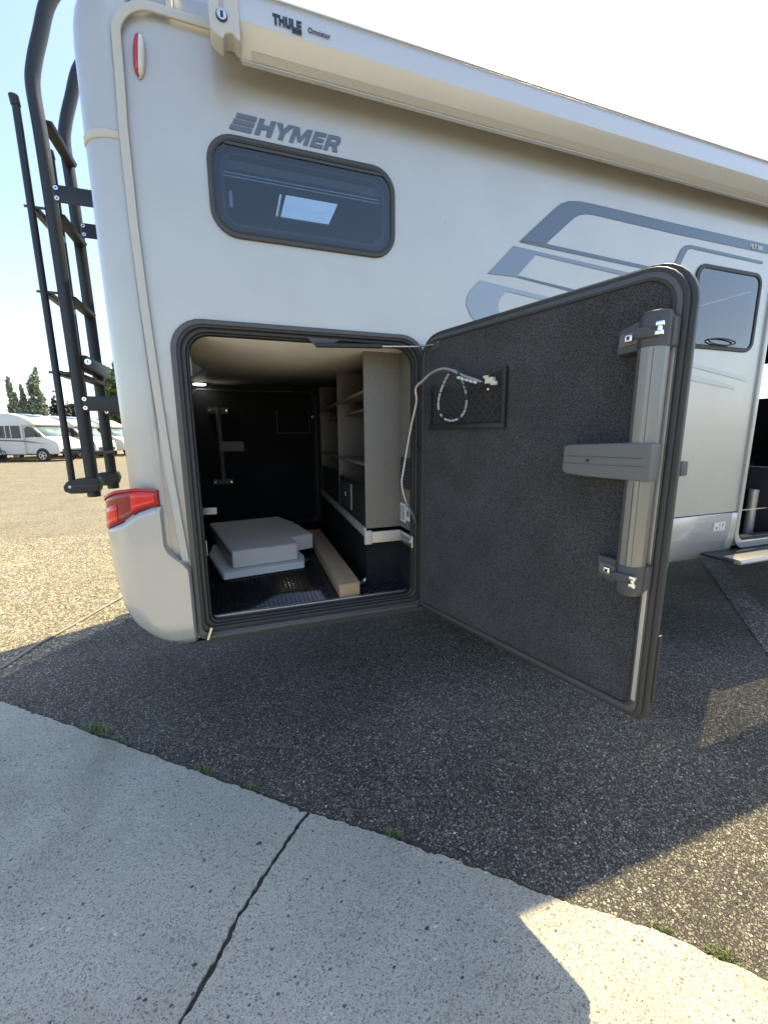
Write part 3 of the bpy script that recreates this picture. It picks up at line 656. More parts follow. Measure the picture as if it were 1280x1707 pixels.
YY = [[(.34, 0), (.66, 0), (.66, .42), (1.05, 1), (.68, 1), (.5, .68), (.32, 1), (-.05, 1), (.34, .42)]]
MM = [[(0, 0), (.24, 0), (.24, .6), (.42, .12), (.58, .12), (.76, .6), (.76, 0), (1, 0), (1, 1), (.70, 1), (.5, .45), (.30, 1), (0, 1)]]
EE = [[(0, 0), (1, 0), (1, .24), (.36, .24), (.36, .39), (.94, .39), (.94, .62), (.36, .62), (.36, .76), (1, .76), (1, 1), (0, 1)]]
RR_ = [[(0, 0), (.32, 0), (.32, .34), (.5, .34), (.66, 0), (1.02, 0), (.82, .40), (.96, .50), (1, .68), (.95, .88), (.8, 1), (0, 1)], [(.32, .58), (.32, .78), (.6, .78), (.68, .74), (.68, .63), (.6, .58)]]
for lt, x, wd in ((HH, .082, .056), (YY, .143, .054), (MM, .200, .066), (EE, .274, .044), (RR_, .323, .052)): lpoly(MH, lt, x, wd)
text('model_lettering', 'MLT 580', frameM((2.757, YW-.0045, 2.409), (1, 0, 0), (0, 0, 1)), .030, WHITE, MH, bold=.0007)
st = plate('service_sticker', [rr(2.772, .790, 2.890, .852, .004)], WALL(YW-.0105), .001, TRIM, MH)
for c0 in (2.785, 2.838):
    plate('pictogram', [rr(c0, .797, c0+.04, .846, .003)], WALL(YW-.0116), .0008, WHITE, st)
s = B(); s.box(2.848, 2.872, YW-.0128, YW-.0122, .825, .828); s.box(2.858, 2.862, YW-.0128, YW-.0122, .803, .84); s.box(2.85, 2.87, YW-.0128, YW-.0122, .834, .836); s.build('pictogram_lines', GREYPL, st); s = B(); s.box(2.80, 2.812, YW-.0128, YW-.0122, .803, .820); s.build('pictogram_lines', GREYPL, st)
hc = B(); hc.box(2.40, 2.455, YW-.03, YW-.0, 1.155, 1.24); hc.build('door_catch', GREYPL, MH, bevel=.008)

# ---- awning
aw = B(); sec = [(1.688, 2.650), (1.634, 2.645), (1.630, 2.584), (1.616, 2.584), (1.563, 2.628), (1.555, 2.640), (1.552, 2.675), (1.556, 2.715), (1.565, 2.733), (1.580, 2.750), (1.600, 2.758), (1.690, 2.765)]
aw.prism(sec, .095, 4.2, 'x'); aw = aw.build('awning_case', ALU, MH, bevel=.002, ang=25)
s = B(); s.box(.10, 4.2, 1.614, 1.632, 2.579, 2.583); s.build('lead_rail', ALU, aw, bevel=.002)
s = B(); s.prism([(1.613, 2.5855), (1.596, 2.5995), (1.5945, 2.5975), (1.6115, 2.5835)], .13, 4.2, 'x'); s.build('led_strip', mat('led_strip_cover', (.46, .45, .41), .3, noise=.07, nscale=160), aw)
s = B(); s.box(.095, 4.2, 1.5500, 1.556, 2.716, 2.7195); s.build('groove_line', ALU, aw)
pc = [(.010, 2.595), (.018, 2.585), (.045, 2.572), (.052, 2.588), (.068, 2.592), (.078, 2.592), (.083, 2.583), (.095, 2.578), (.095, 2.80), (.008, 2.80)]
s = B(); s.prism(pc, 1.545, 1.612, 'y'); ec = s.build('end_cap', ALU_CAP, aw, bevel=.006, seg=3)
s = B(); s.box(.012, .094, 1.612, 1.69, 2.66, 2.80); s.build('cap_rear', ALU_CAP, ec)
s = B(); s.cyl((.045, 1.546, 2.628), (0, -1, 0), .0165, .004, 24); s.build('crank_socket', CLAMP, aw)
s = B(); s.cyl((.045, 1.5415, 2.628), (0, -1, 0), .0135, .003, 24); s.build('crank_eye', CHROME, aw)
s = B(); s.box(.041, .049, 1.5375, 1.5385, 2.620, 2.636); s.build('crank_slot', BLKPL, aw)
s = B(); s.box(.0405, .0420, 1.5435, 1.5455, 2.65, 2.80); s.box(.0485, .0500, 1.5435, 1.5455, 2.65, 2.80); s.build('cap_groove', GREYC, aw)
TM = frameM((.194, 1.5505, 2.653), (1, 0, 0), (0, 0, 1))
hT = .0275
TT = [[(.3, 0), (.7, 0), (.7, .72), (1, .72), (1, 1), (0, 1), (0, .72), (.3, .72)]]
UU = [[(0, .3), (.12, .08), (.35, 0), (.65, 0), (.88, .08), (1, .3), (1, 1), (.62, 1), (.62, .32), (.5, .24), (.38, .32), (.38, 1), (0, 1)]]
LL = [[(0, 0), (1, 0), (1, .28), (.42, .28), (.42, 1), (0, 1)]]
for lt, x, wd in ((TT, 0, .018), (HH, .0185, .018), (UU, .038, .018), (LL, .0575, .014), (EE, .0725, .016)): lpoly(aw, lt, x, wd, NAVY, 'letter', TM, hT)
plate('letter_bar', [[(.0575, -.007), (.0885, -.007), (.0885, -.002), (.0575, -.002)]], TM, .0012, NAVY, aw)
text('script_lettering', 'Omnistor', frameM((.302, 1.5498, 2.6585), (1, 0, 0), (0, 0, 1)), .0195, NAVY, aw, bold=.0001, sx=.93)

# ================================================================== GARAGE DOOR
P0 = Vector((.762, 1.68, 0)); DR = Vector((.262, -.965, 0)).normalized()
NR = Vector((DR.y, -DR.x, 0))      # towards the camera side (inner face)
# local frame: a = along door, b = z, n = ex x ez ; ex=DR, ez=Z -> DR x Z = (DR.y, -DR.x, 0) = NR
def DM(w_=0.): return frameM(P0+NR*w_, DR, (0, 0, 1))
gd = plate('garage_door', [rr(.004, .603, .984, 1.806, [.03, .03, .10, .10])], DM(-.034), .012, PAINT, MH, bevel=.003)
plate('outer_frame', [rr(.000, .598, .990, 1.810, [.03, .03, .105, .105]), rr(.03, .63, .955, 1.78, [.02, .02, .075, .075])], DM(-.018), .020, BLKFR, gd, bevel=.004)
plate('seal', [rr(.006, .606, .978, 1.803, [.03, .03, .10, .10]), rr(.022, .622, .962, 1.787, [.025, .025, .085, .085])], DM(-.001), .016, RUBBER, gd, bevel=.006)
plate('inner_profile', [rr(.020, .619, .966, 1.791, [.025, .025, .088, .088]), rr(.034, .634, .949, 1.775, [.02, .02, .07, .07])], DM(.003), .010, FRAME2, gd, bevel=.0035)
plate('edge_strip', [[(.9505, .66), (.9615, .66), (.9615, 1.655), (.9505, 1.655)]], DM(.0075), .005, RAIL, gd, bevel=.001)
plate('lining_seal', [rr(.032, .632, .953, 1.778, [.02, .02, .075, .075]), rr(.040, .640, .943, 1.769, [.02, .02, .066, .066])], DM(.006), .010, RUBBER, gd, bevel=.004)
plate('felt_lining', [rr(.036, .636, .947, 1.773, [.02, .02, .07, .07])], DM(.001), .010, CARPET, gd)
# table pole with clamps
T = frameM(P0, DR, (0, 0, 1))
def DB(): b = B(); b.T = T; return b
pp = [(.896, .022), (.893, .035), (.899, .058), (.912, .070), (.932, .073), (.948, .068), (.959, .052), (.961, .034), (.955, .022)]
def pole_prism(b, k, z0, z1, grow=0.):
    c = (.928, .045); P = [((u-c[0])*k+c[0], (w_-c[1])*k+c[1]) for u, w_ in pp]; n = len(P)
    b.add([(u, z0, w_) for u, w_ in P]+[(u, z1, w_) for u, w_ in P], [tuple(range(n)), tuple(range(n, 2*n))[::-1]]+[(i, (i+1) % n, n+(i+1) % n, n+i) for i in range(n)])
b = DB(); pole_prism(b, 1, .995, 1.66); po = b.build('table_pole', POLE, gd, ang=10, bevel=.0015)
b = DB(); b.box(.9275, .9285, 1.05, 1.28, .0715, .0738); b.box(.9405, .9412, 1.05, 1.60, .069, .0715); b.build('pole_groove', CLAMP, gd)
def slabbox(b, poly, w0, w1):
    n = len(poly); b.add([(u, z, w0) for u, z in poly]+[(u, z, w1) for u, z in poly], [tuple(range(n))[::-1], tuple(range(n, 2*n))]+[(i, (i+1) % n, n+(i+1) % n, n+i) for i in range(n)])
for z0, sg in ((1.602, 1), (1.060, -1)):
    b = DB(); Z = lambda t: z0+sg*t
    slabbox(b, [(.838, Z(-.004)), (.893, Z(.0)), (.968, Z(.0)), (.968, Z(.068)), (.885, Z(.070)), (.840, Z(.055))], .006, .040)
    cl = b.build('pole_clamp', CLAMP, gd, bevel=.006, seg=3)
    b = DB(); pole_prism(b, 1.08, min(z0, z0+sg*.072), max(z0, z0+sg*.072)); b.build('clamp_collar', CLAMP, cl, bevel=.003, ang=25)
    b = DB(); pole_prism(b, .98, min(z0+sg*.06, z0+sg*.082), max(z0+sg*.06, z0+sg*.082)); b.build('clamp_cap', CLAMP, cl, bevel=.006, seg=3, ang=25)
    b = DB(); slabbox(b, [(.896, Z(.022)), (.94, Z(.018)), (.955, Z(.03)), (.93, Z(.045)), (.898, Z(.045))], .066, .081); b.build('clamp_lever', CLAMP, cl, bevel=.006, seg=3)
    b = DB(); slabbox(b, [(.846, Z(.014)), (.890, Z(.018)), (.890, Z(.050)), (.846, Z(.044))], .038, .043); b.build('lever_recess', GREYPL, cl, bevel=.002)
    b = DB(); b.box(.862, .880, min(Z(.024), Z(.040)), max(Z(.024), Z(.040)), .043, .052); b.build('latch', CHROME, cl, bevel=.003)
    b = DB(); b.box(.867, .874, min(Z(.028), Z(.036)), max(Z(.028), Z(.036)), .052, .0535); b.build('latch_slot', BLKPL, cl)
    b = DB(); b.box(.944, .960, min(Z(.022), Z(.032)), max(Z(.022), Z(.032)), .070, .082); b.box(.944, .960, min(Z(.042), Z(.052)), max(Z(.042), Z(.052)), .070, .082); b.box(.948, .956, min(Z(.030), Z(.044)), max(Z(.030), Z(.044)), .070, .080)
    b.build('steel_roller', CHROME, cl, bevel=.002)
    b = DB(); b.cyl((.832, Z(.028), .004), (0, 0, 1), .003, .006, 10); b.build('screw', CHROME, cl)
b = DB(); slabbox(b, [(.733, 1.300), (.745, 1.289), (.80, 1.285), (.965, 1.283), (.965, 1.377), (.90, 1.377), (.745, 1.370), (.735, 1.362)], .028, .082)
ar = b.build('table_arm', GREYPL, gd, bevel=.007, seg=3)
b = DB(); b.box(.736, .945, 1.3385, 1.3405, .0815, .0828); b.box(.736, .955, 1.3185, 1.3205, .0815, .0828); b.build('arm_groove', CLAMP, ar)
b = DB(); b.cyl((.809, 1.3295, .0815), (0, 0, 1), .0045, .003, 16); b.build('arm_screw', BLKPL, ar)
# latch strip and bolts at the free edge
b = DB(); b.box(.950, .958, 1.00, 1.05, .006, .0125); b.box(.950, .958, 1.60, 1.66, .006, .0125); b.build('latch_keep', METAL, gd, bevel=.002)
b = DB(); b.cyl((.956, .853, .008), (0, 0, 1), .004, .004, 10); b.build('bolt_head', CHROME, gd)
b = DB(); b.box(.988, .994, .66, .86, -.036, -.020); b.build('outer_handle_strip', BLKPL, gd, bevel=.002)
# hinge plate with four screws, gas strut
b = DB(); b.box(.078, .124, 1.738, 1.768, .006, .0095); hp = b.build('strut_plate', CLAMP, gd)
b = DB()
for u in (.082, .120):
    for z in (1.742, 1.764): b.cyl((u, z, .009), (0, 0, 1), .0032, .003, 10)
b.build('screw', CHROME, hp)
pe = P0+DR*.10+NR*.018+Vector((0, 0, 1.755)); ps = Vector((.318, 1.690, 1.748)); pm = Vector((.586, 1.676, 1.757))
s = B(); s.tube([ps, pm], .009, 12); gs = s.build('gas_strut', BLKPL, MH)
s = B(); s.tube([pm, (.74, 1.66, 1.762), pe], .003, 8); s.build('strut_rod', METAL, gs)
s = B(); s.prism([(.285, 1.776), (.42, 1.776), (.39, 1.760), (.315, 1.748)], 1.694, 1.700, 'y'); s.build('strut_bracket', CLAMP, gs)
# net pocket
pk = DB(); 
pk.box(.077, .472, 1.423, 1.440, .007, .022); pk.box(.077, .090, 1.44, 1.585, .007, .022); pk.box(.452, .470, 1.44, 1.625, .007, .022)
pk = pk.build('net_pocket', BLKPL, gd, bevel=.003)
nb = DB()
top = lambda u: 1.600-.075*math.exp(-((u-.26)/.075)**2)*0-.0+.02*(u-.09)/.36-.045*math.sin(math.pi*(u-.09)/.36)
u0, u1, zb = .09, .452, 1.44
for sg in (1, -1):
    k = -12
    while k < 30:
        c0 = k*.036; pts = []
        for i in range(41):
            u = u0+(u1-u0)*i/40; z = zb+(c0+(u-u0) if sg > 0 else c0-(u-u0)+.0)
            if zb <= z <= top(u): pts.append((u, z, .016+.018*math.sin(math.pi*(u-u0)/(u1-u0))*min(1, (z-zb)/.08)))
        if len(pts) > 1: nb.tube(pts, .0022, 5)
        k += 1
nb.tube([(u0+(u1-u0)*i/24, top(u0+(u1-u0)*i/24), .017+.018*math.sin(math.pi*i/24)) for i in range(25)], .0024, 6)
nb.build('netting', BLKPL, pk)

# ================================================================== GARAGE INTERIOR
def skx(y): return .565+.0583*(y-1.87)
s = B(); s.add([(-.30, 1.765, .660), (.80, 1.765, .660), (.80, 3.52, .660), (-.32, 3.52, .660)], [(0, 1, 2, 3)]); fl = s.build('garage_floor', TREAD, MH, solid=.004)
lz = B(); ang = 0
for j in range(98):
    for i in range(56):
        x = -.30+i*.0195+(j % 2)*.00975*0; y = 1.77+j*.0178
        if x > .78 or y > 3.49: continue
        a_ = R(45) if (i+j) % 2 else R(-45); c_, s_ = math.cos(a_), math.sin(a_); L, W = .0105, .0030
        q = lambda u, v, z: (x+u*c_-v*s_, y+u*s_+v*c_, .662+z)
        lz.add([q(-L, 0, 0), q(0, -W, 0), q(L, 0, 0), q(0, W, 0), q(-L*.4, 0, .0016), q(L*.4, 0, .0016)], [(0, 1, 5, 4), (1, 2, 5), (2, 3, 5), (3, 0, 4, 5)])
o = lz.build('tread_pattern', TREAD, fl, smooth=False); o['kind'] = 'stuff'
s = B(); s.add([(-.33, 1.76, 1.775), (.80, 1.76, 1.775), (.80, 3.52, 1.790), (-.33, 3.52, 1.790)], [(0, 1, 2, 3)]); s.build('garage_ceiling', CEIL, MH, solid=.004)
s = B(); s.box(-.345, -.335, 1.76, 3.52, .64, 1.80); s.box(-.335, -.17, 1.740, 1.750, .64, 1.79); s.build('garage_side_lining', DARKC, MH)
s = B(); s.box(-.335, .82, 3.50, 3.52, .64, 1.80); fw_ = s.build('garage_far_wall', DARKL, MH)
s = B(); s.box(.80, .82, 1.74, 3.50, .64, 1.80); s.build('garage_front_lining', DARKC, MH)
# opposite door seen from inside
fd = plate('far_garage_door', [rr(-.29, .69, .60, 1.745, .06)], WALL(3.488), .02, DARKC, MH, bevel=.006)
plate('far_door_frame', [rr(-.30, .68, .64, 1.757, .06), rr(-.285, .695, .625, 1.742, .05)], WALL(3.482), .02, RUBBER, fd, bevel=.004)
s = B(); s.cyl((-.112, 3.445, 1.06), (0, 0, 1), .022, .56, 16); s.build('table_pole', CLAMP, fd)
s = B(); s.box(-.19, -.04, 3.43, 3.476, 1.57, 1.615); s.box(-.19, -.04, 3.43, 3.476, 1.03, 1.075); s.build('pole_clamp', CLAMP, fd, bevel=.008)
s = B(); s.box(-.12, .055, 3.40, 3.46, 1.286, 1.362); s.build('table_arm', GREYPL, fd, bevel=.008)
s = B(); s.box(-.178, -.165, 3.425, 3.43, 1.588, 1.60); s.box(-.06, -.05, 3.425, 3.43, 1.588, 1.60); s.box(-.178, -.165, 3.425, 3.43, 1.045, 1.058); s.box(-.06, -.05, 3.425, 3.43, 1.045, 1.058); s.build('latch', CHROME, fd)
s = B(); s.box(.315, .322, 3.462, 3.478, 1.425, 1.60); s.box(.315, .58, 3.462, 3.478, 1.420, 1.428); s.box(.573, .58, 3.462, 3.478, 1.425, 1.60); s.build('net_pocket', BLKPL, fd)
s = B(); s.cyl((.60, 3.46, 1.553), (0, -1, 0), .011, .012, 6); s.build('wall_hook', LENSW, fd)
s = B(); s.tube([(.305, 3.46, 1.745), (.45, 3.45, 1.752)], .006, 8); s.build('gas_strut', CLAMP, fd)
# left side: striker plates, bar, ceiling lamp
def perf(x, y, z0, z1):
    s = B(); s.box(x, x+.022, y, y+.003, z0, z1); o = s.build('hinge_strip', METAL, MH)
    s = B(); n = 6
    for i in range(n):
        zc = z0+(z1-z0)*(i+.5)/n; s.box(x+.006, x+.018, y-.0012, y-.0004, zc-.004, zc+.004)
    s.build('slot', BLKPL, o)
perf(-.163, 1.80, 1.63, 1.70); perf(-.168, 1.85, .90, .965)
s = B(); s.box(-.165, -.095, 1.815, 1.825, 1.083, 1.112); s.build('bar_catch', POLE, MH, bevel=.003)
s = B(); s.cyl((-.225, 3.40, 1.778), (0, 0, 1), .055, .010, 28); lp = s.build('ceiling_lamp', METAL, MH)
s = B(); s.cyl((-.225, 3.40, 1.772), (0, 0, 1), .042, .005, 24); s.build('diffuser', LED, lp)
# shelf unit
dv = [(1.87, 1.887), (2.58, 2.592), (3.385, 3.397)]
cab = B(); cab.box(.565, .745, 1.87, 1.882, .955, 1.776); su = cab.build('shelf_unit', LAMIN, MH, bevel=.001)
for y0, y1 in dv[1:]:
    s = B(); s.box(skx(y0), .80, y0, y1, .955, 1.785); s.build('divider', LAMIN, su, bevel=.001)
s = B(); s.box(.745, .757, 1.735, 1.882, .955, 1.776); sp_ = s.build('side_panel', LAMIN, su)
for z, dp in ((1.60, .004), (1.265, .004), (1.53, .006)):
    for (ya, yb) in ((1.884, 2.579), (2.594, 3.384)):
        zz = z if z != 1.53 else 1.53
        p = [(skx(ya)+(.0 if z != 1.53 else .05), ya), (skx(yb)+(.0 if z != 1.53 else .05), yb), (.799, yb), (.799, ya)]
        s = B(); s.prism(p, zz-.008, zz+.006, 'z'); s.build('shelf', LAMIN, su)
for (ya, yb) in ((1.884, 2.579), (2.594, 3.384)):
    p = [(skx(ya)+.002, ya), (skx(yb)+.002, yb), (skx(yb)+.016, yb), (skx(ya)+.016, ya)]
    s = B(); s.prism(p, .965, 1.165 if ya > 2 else 1.155, 'z'); dr_ = s.build('bin_front', BLKPL, su)
    if ya < 2:
        pa = [(skx(y)-.004, y) for y in (2.08, 2.52)]
        s = B(); s.prism([(skx(2.21)-.003, 2.21), (skx(2.215)-.003, 2.216), (skx(2.215)+.003, 2.216), (skx(2.21)+.003, 2.21)], .99, 1.135, 'z'); s.build('bin_edge', METAL, dr_)
        s = B(); s.prism([(skx(2.22)-.002, 2.22), (skx(2.5)-.002, 2.50), (skx(2.5)+.003, 2.50), (skx(2.22)+.003, 2.22)], .995, 1.13, 'z'); s.build('bin_panel', CLAMP, dr_)
        s = B(); s.box(skx(2.37)-.006, skx(2.37)+.001, 2.36, 2.375, 1.050, 1.072); s.build('bin_latch', LENSW, dr_)
# rail under the unit, kick panels
s = B(); s.prism([(skx(1.86)-.012, 1.858), (skx(3.40)-.012, 3.40), (skx(3.40), 3.40), (skx(1.86), 1.858)], .918, .962, 'z'); rl = s.build('lashing_rail', RAIL, MH, bevel=.003)
s = B(); s.box(.585, .740, 1.851, 1.868, .885, .940); s.build('rail_front', RAIL, rl, bevel=.003)
s = B(); s.box(.553, .590, 1.846, 1.870, .880, .948); s.build('rail_corner', TRIM, rl, bevel=.005)
s = B(); s.box(.732, .742, 1.700, 1.868, .885, .940); rs_ = s.build('rail_side', METAL, rl, bevel=.002)
for i in range(6):
    y = 1.845-.024*i; t_ = B(); t_.tube([(.729, y+.011*math.cos(a_), .912+.013*math.sin(a_)) for a_ in [2*math.pi*k/14 for k in range(14)]], .0028, 6, closed=True); t_.build('lashing_ring', CHROME, rl)
s = B(); s.prism([(skx(1.88)+.004, 1.88), (.745, 1.88), (.745, 1.74), (.80, 1.74), (.80, 3.48), (skx(3.48)+.004, 3.48)], .662, .925, 'z'); s.build('kick_panel', DARKC, MH)
s = B(); s.add([(skx(2.0)+.001, 1.9, .663), (skx(2.0)-.038, 1.92, .663), (skx(2.0)+.001, 1.9, .70)], [(0, 1, 2)]); s.build('floor_bracket', METAL, MH, solid=.002)
# grille + labels on the side panel
vg = B(); vg.box(.738, .7445, 1.745, 1.850, 1.15, 1.296); vg = vg.build('vent_grille', BLKPL, MH)
for i in range(9):
    z = 1.165+i*.0145; s = B(); s.box(.733, .738, 1.748, 1.842, z, z+.006); s.build('vent_slat', CLAMP, vg)
s = B(); s.box(.741, .7442, 1.80, 1.865, .985, 1.075); lb = s.build('warning_label', WHITE, MH)
s = B(); s.box(.741, .7442, 1.742, 1.79, 1.0, 1.066); s.build('warning_label', WHITE, MH)
s = B()
for i in range(7): s.box(.7396, .7405, 1.806, 1.858, .998+i*.010, 1.0015+i*.010)
s.box(.7396, .7405, 1.755, 1.775, 1.02, 1.05)
s.build('label_print', GREYPL, lb)

# ---- cushions
def cushion(name, poly, z0, z1, m_, label):
    cx = sum(p[0] for p in poly)/len(poly); cy = sum(p[1] for p in poly)/len(poly)
    t = empty(name, (cx, cy, z0), label, 'cushion', 'grey seat cushions stacked in the garage')
    s = B(); s.prism(poly, z0, z1, 'z'); c = s.build('cushion_body', m_, t, bevel=min(.016, (z1-z0)*.33), seg=5)
    for z in (z0+.007, z1-.007):
        s = B(); n = len(poly); pts = []
        for i in range(n):
            a_, b_ = Vector(poly[i]), Vector(poly[(i+1) % n]); e = (b_-a_); L = e.length; e.normalize()
            pts += [(*(a_+e*.008), z), (*(b_-e*.008), z)]
        s.tube(pts, .0022, 5, closed=True); s.build('piping', m_, t)
    return t
cushion('seat_cushion', [(-.11, 2.195), (.315, 2.255), (.335, 2.40), (.25, 2.95), (-.19, 2.85), (-.20, 2.62)], .665, .702, CUSHL, 'thinner pale grey cushion lying underneath on the tread plate floor')
cushion('seat_cushion', [(-.062, 2.255), (.29, 2.305), (.272, 2.47), (.415, 2.52), (.34, 2.95), (.26, 3.18), (-.215, 3.10)], .704, .800, CUSH, 'thick grey cushion with a notched corner on top of the stack')
# ---- cardboard box
t = empty('cardboard_box', (.45, 2.3, .663), 'long slim brown cardboard box lying on the garage floor', 'box')
s = B(); s.prism([(.402, 1.765), (.500, 1.772), (.535, 2.95), (.437, 2.95)], .664, .722, 'z'); s.build('carton', CARD, t, bevel=.002)
s = B(); s.prism([(.401, 1.764), (.5015, 1.771), (.5365, 2.951), (.4355, 2.951)], .7225, .7265, 'z'); s.build('lid_flap', CARD, t, bevel=.001)

# ---- shower hose hanging out of the garage into the net pocket
def sm(pts, n=8):
    P = [Vector(p) for p in pts]; o = []
    for i in range(len(P)-1):
        p0, p1, p2, p3 = P[max(i-1, 0)], P[i], P[i+1], P[min(i+2, len(P)-1)]
        for k in range(n):
            t_ = k/n; o.append(.5*((2*p1)+(-p0+p2)*t_+(2*p0-5*p1+4*p2-p3)*t_**2+(-p0+3*p1-3*p2+p3)*t_**3))
    o.append(P[-1]); return o
def dp(u, w_, z): return P0+DR*u+NR*w_+Vector((0, 0, z))
hs = empty('shower_hose', (.72, 1.72, 1.0), 'grey shower hose arching from the garage into the door net', 'hose')
up_ = [(.752, 1.70, 1.004), (.730, 1.68, 1.046), (.692, 1.665, 1.106), (.668, 1.66, 1.186), (.676, 1.66, 1.257), (.702, 1.643, 1.434), (.714, 1.615, 1.535)]+[tuple(dp(*q)) for q in ((.06, .075, 1.588), (.10, .07, 1.614), (.142, .065, 1.637), (.20, .06, 1.646), (.245, .055, 1.636), (.295, .05, 1.613), (.352, .045, 1.592), (.398, .04, 1.573))]
s = B(); s.tube(sm(up_), .0058, 10); s.build('hose', HOSE, hs)
rg = B(); P_ = sm(up_, 16)
for i in range(100, len(P_)-34, 3): rg.tube([P_[i], P_[i]+(P_[i+1]-P_[i]).normalized()*.0022], .0064, 8)
rg.build('hose_ribs', METAL, hs)
cc = (.241, 1.545); L_ = []
for i in range(33):
    a_ = R(100-360*i/32); L_.append(tuple(dp(cc[0]+.073*math.cos(a_), .045+.012*math.sin(a_*2), cc[1]+.092*math.sin(a_))))
s = B(); s.tube(sm(L_[:-1]+[L_[-2]], 3), .0040, 8); lo = s.build('coiled_cable', BLKPL, hs)
tp_ = B(); r_ = random.Random(4)
for i in range(1, 31):
    if r_.random() < .85: tp_.tube([L_[i], Vector(L_[i]).lerp(Vector(L_[i+1]), r_.uniform(.7, 1.0))], .0043, 8)
tp_.build('white_wrap', mat('grey_white_wrap', (.42, .42, .42), .5), lo)
for k, off in enumerate((.0, .012)):
    s = B(); s.tube(sm([tuple(dp(.27, .05, 1.625-off)), tuple(dp(.32, .055, 1.585-off)), tuple(dp(.37, .05, 1.575-off)), tuple(dp(.41, .045, 1.582))]), .0034, 8); s.build('cable', BLKPL, hs)
s = B()
for i in range(5): s.tube([dp(.285+i*.02, .062, 1.606-i*.006), dp(.296+i*.02, .062, 1.602-i*.006)], .0044, 8)
s.build('white_wrap', WHITE, hs)
s = B(); s.T = T; s.box(.405, .440, 1.572, 1.592, .035, .052); s.box(.395, .415, 1.590, 1.600, .038, .050); s.box(.428, .452, 1.565, 1.578, .038, .05); s.build('connector', mat('cream_connector', (.62, .60, .45), .4), hs, bevel=.003)
s = B(); s.T = T; s.cyl((.418, 1.553, .045), (0, 0, 1), .004, .004, 10); s.build('connector_tip', WHITE, hs)
s = B(); s.tube(sm([(.752, 1.70, 1.004), (.768, 1.70, .97), (.775, 1.70, .94)]), .007, 8); s.build('wrapped_end', BLKPL, hs)
s = B(); s.tube(sm([(.752, 1.71, 1.434), (.728, 1.70, 1.436), (.722, 1.69, 1.40), (.745, 1.68, 1.345), (.79, 1.60, 1.305)]), .0042, 8); s.build('door_cable', BLKPL, MH)

# ================================================================== REAR LADDER
ld = empty('rear_ladder', (-.73, 2.65, 1.12), 'black folding rear ladder with two heavy rails beside the rear corner', 'ladder')
XM = -.71; YN, YF = 2.49, 2.85
for y, lab in ((YN, None), (YF, None)):
    pts = [(XM, y, 1.15), (XM-.005, y, 1.7), (XM-.01, y, 2.3), (XM-.015, y, 2.72), (XM-.02, y, 2.90), (XM-.005, y, 2.99), (XM+.03, y, 3.10), (XM+.09, y, 3.26), (XM+.2, y, 3.36), (XM+.4, y, 3.38), (XM+.8, y, 3.2)]
    s = B(); s.tube(sm(pts, 5), .0275, 16); s.build('rail', BLACK, ld)
for y in (YN-.005, YF+.005):
    s = B(); s.tube([(XM-.085, y, 1.17), (XM-.087, y, 2.0), (XM-.09, y, 2.83)], .0155, 12); fr_ = s.build('folded_rail', BLACK, ld)
    s = B(); s.cyl((XM-.09, y, 2.815), (-.1, 0, 1), .019, .04, 12); s.build('end_plug', BLKPL, fr_, bevel=.004)
for z in (2.79, 2.415, 2.06, 1.70, 1.318):
    s = B(); s.prism([(XM-.02, z-.012), (XM+.022, z-.008), (XM+.030, z+.008), (XM-.02, z+.012)], YN+.02, YF-.02, 'y'); s.build('rung', BLKPL, ld, bevel=.003)
    if z < 2.7:
        s = B(); s.prism([(XM-.098, z+.0), (XM-.070, z+.0), (XM-.066, z+.022), (XM-.098, z+.022)], YN+.012, YF-.012, 'y'); s.build('folded_rung', BLACK, ld, bevel=.003)
        s = B(); s.cyl((XM-.115, YN-.005, z+.01), (1, 0, 0), .006, .10, 8); s.build('rung_pin', CLAMP, ld)
for y in (YN, YF):
    for z, zz in ((2.485, 0), (1.565, 0)):
        s = B(); s.box(XM+.012, -.385, y-.030, y-.024, z-.036, z+.036); s.box(-.40, -.393, y-.05, y+.03, z-.04, z+.04); br = s.build('wall_bracket', BLACK, ld, bevel=.002)
        for dz in (-.021, .021):
            s = B(); s.cyl((XM+.022, y-.030, z+dz), (0, -1, 0), .0095, .004, 16); o = s.build('bolt', CHROME, br)
            s = B(); s.cyl((XM+.022, y-.0338, z+dz), (0, -1, 0), .0035, .001, 10); s.build('bolt_hole', BLKPL, br)
    s = B(); s.prism([(XM-.115, 1.135), (XM-.118, 1.16), (XM-.10, 1.185), (XM-.05, 1.198), (XM+.033, 1.200), (XM+.042, 1.165), (XM+.03, 1.128), (XM-.03, 1.122), (XM-.09, 1.122)], y-.036, y+.036, 'y'); jc = s.build('joint_cap', BLKPL, ld, bevel=.008, seg=3)
    s = B(); s.prism([(XM-.10, 1.158), (XM+.043, 1.160), (XM+.043, 1.164), (XM-.10, 1.162)], y-.038, y+.037, 'y'); s.build('cap_ridge', CLAMP, jc)
    s = B(); s.cyl((XM-.0, y, 1.100), (0, 0, 1), .030, .03, 20); s.build('rail_foot', BLKPL, jc, bevel=.004)
    s = B(); s.cyl((XM-.088, y-.036, 1.158), (0, -1, 0), .007, .004, 14); s.build('bolt', CHROME, jc)
s = B(); s.box(XM-.02, XM+.045, YN+.012, YF+.035, 1.735, 1.80); lk = s.build('lock_box', BLKPL, ld, bevel=.008)
s = B(); s.cyl((XM+.047, YN+.011, 1.768), (0, -1, 0), .014, .004, 20); s.build('lock_cylinder', CHROME, lk)
s = B(); s.box(XM+.0455, XM+.0485, YN+.0055, YN+.0068, 1.760, 1.776); s.build('key_slot', BLKPL, lk)

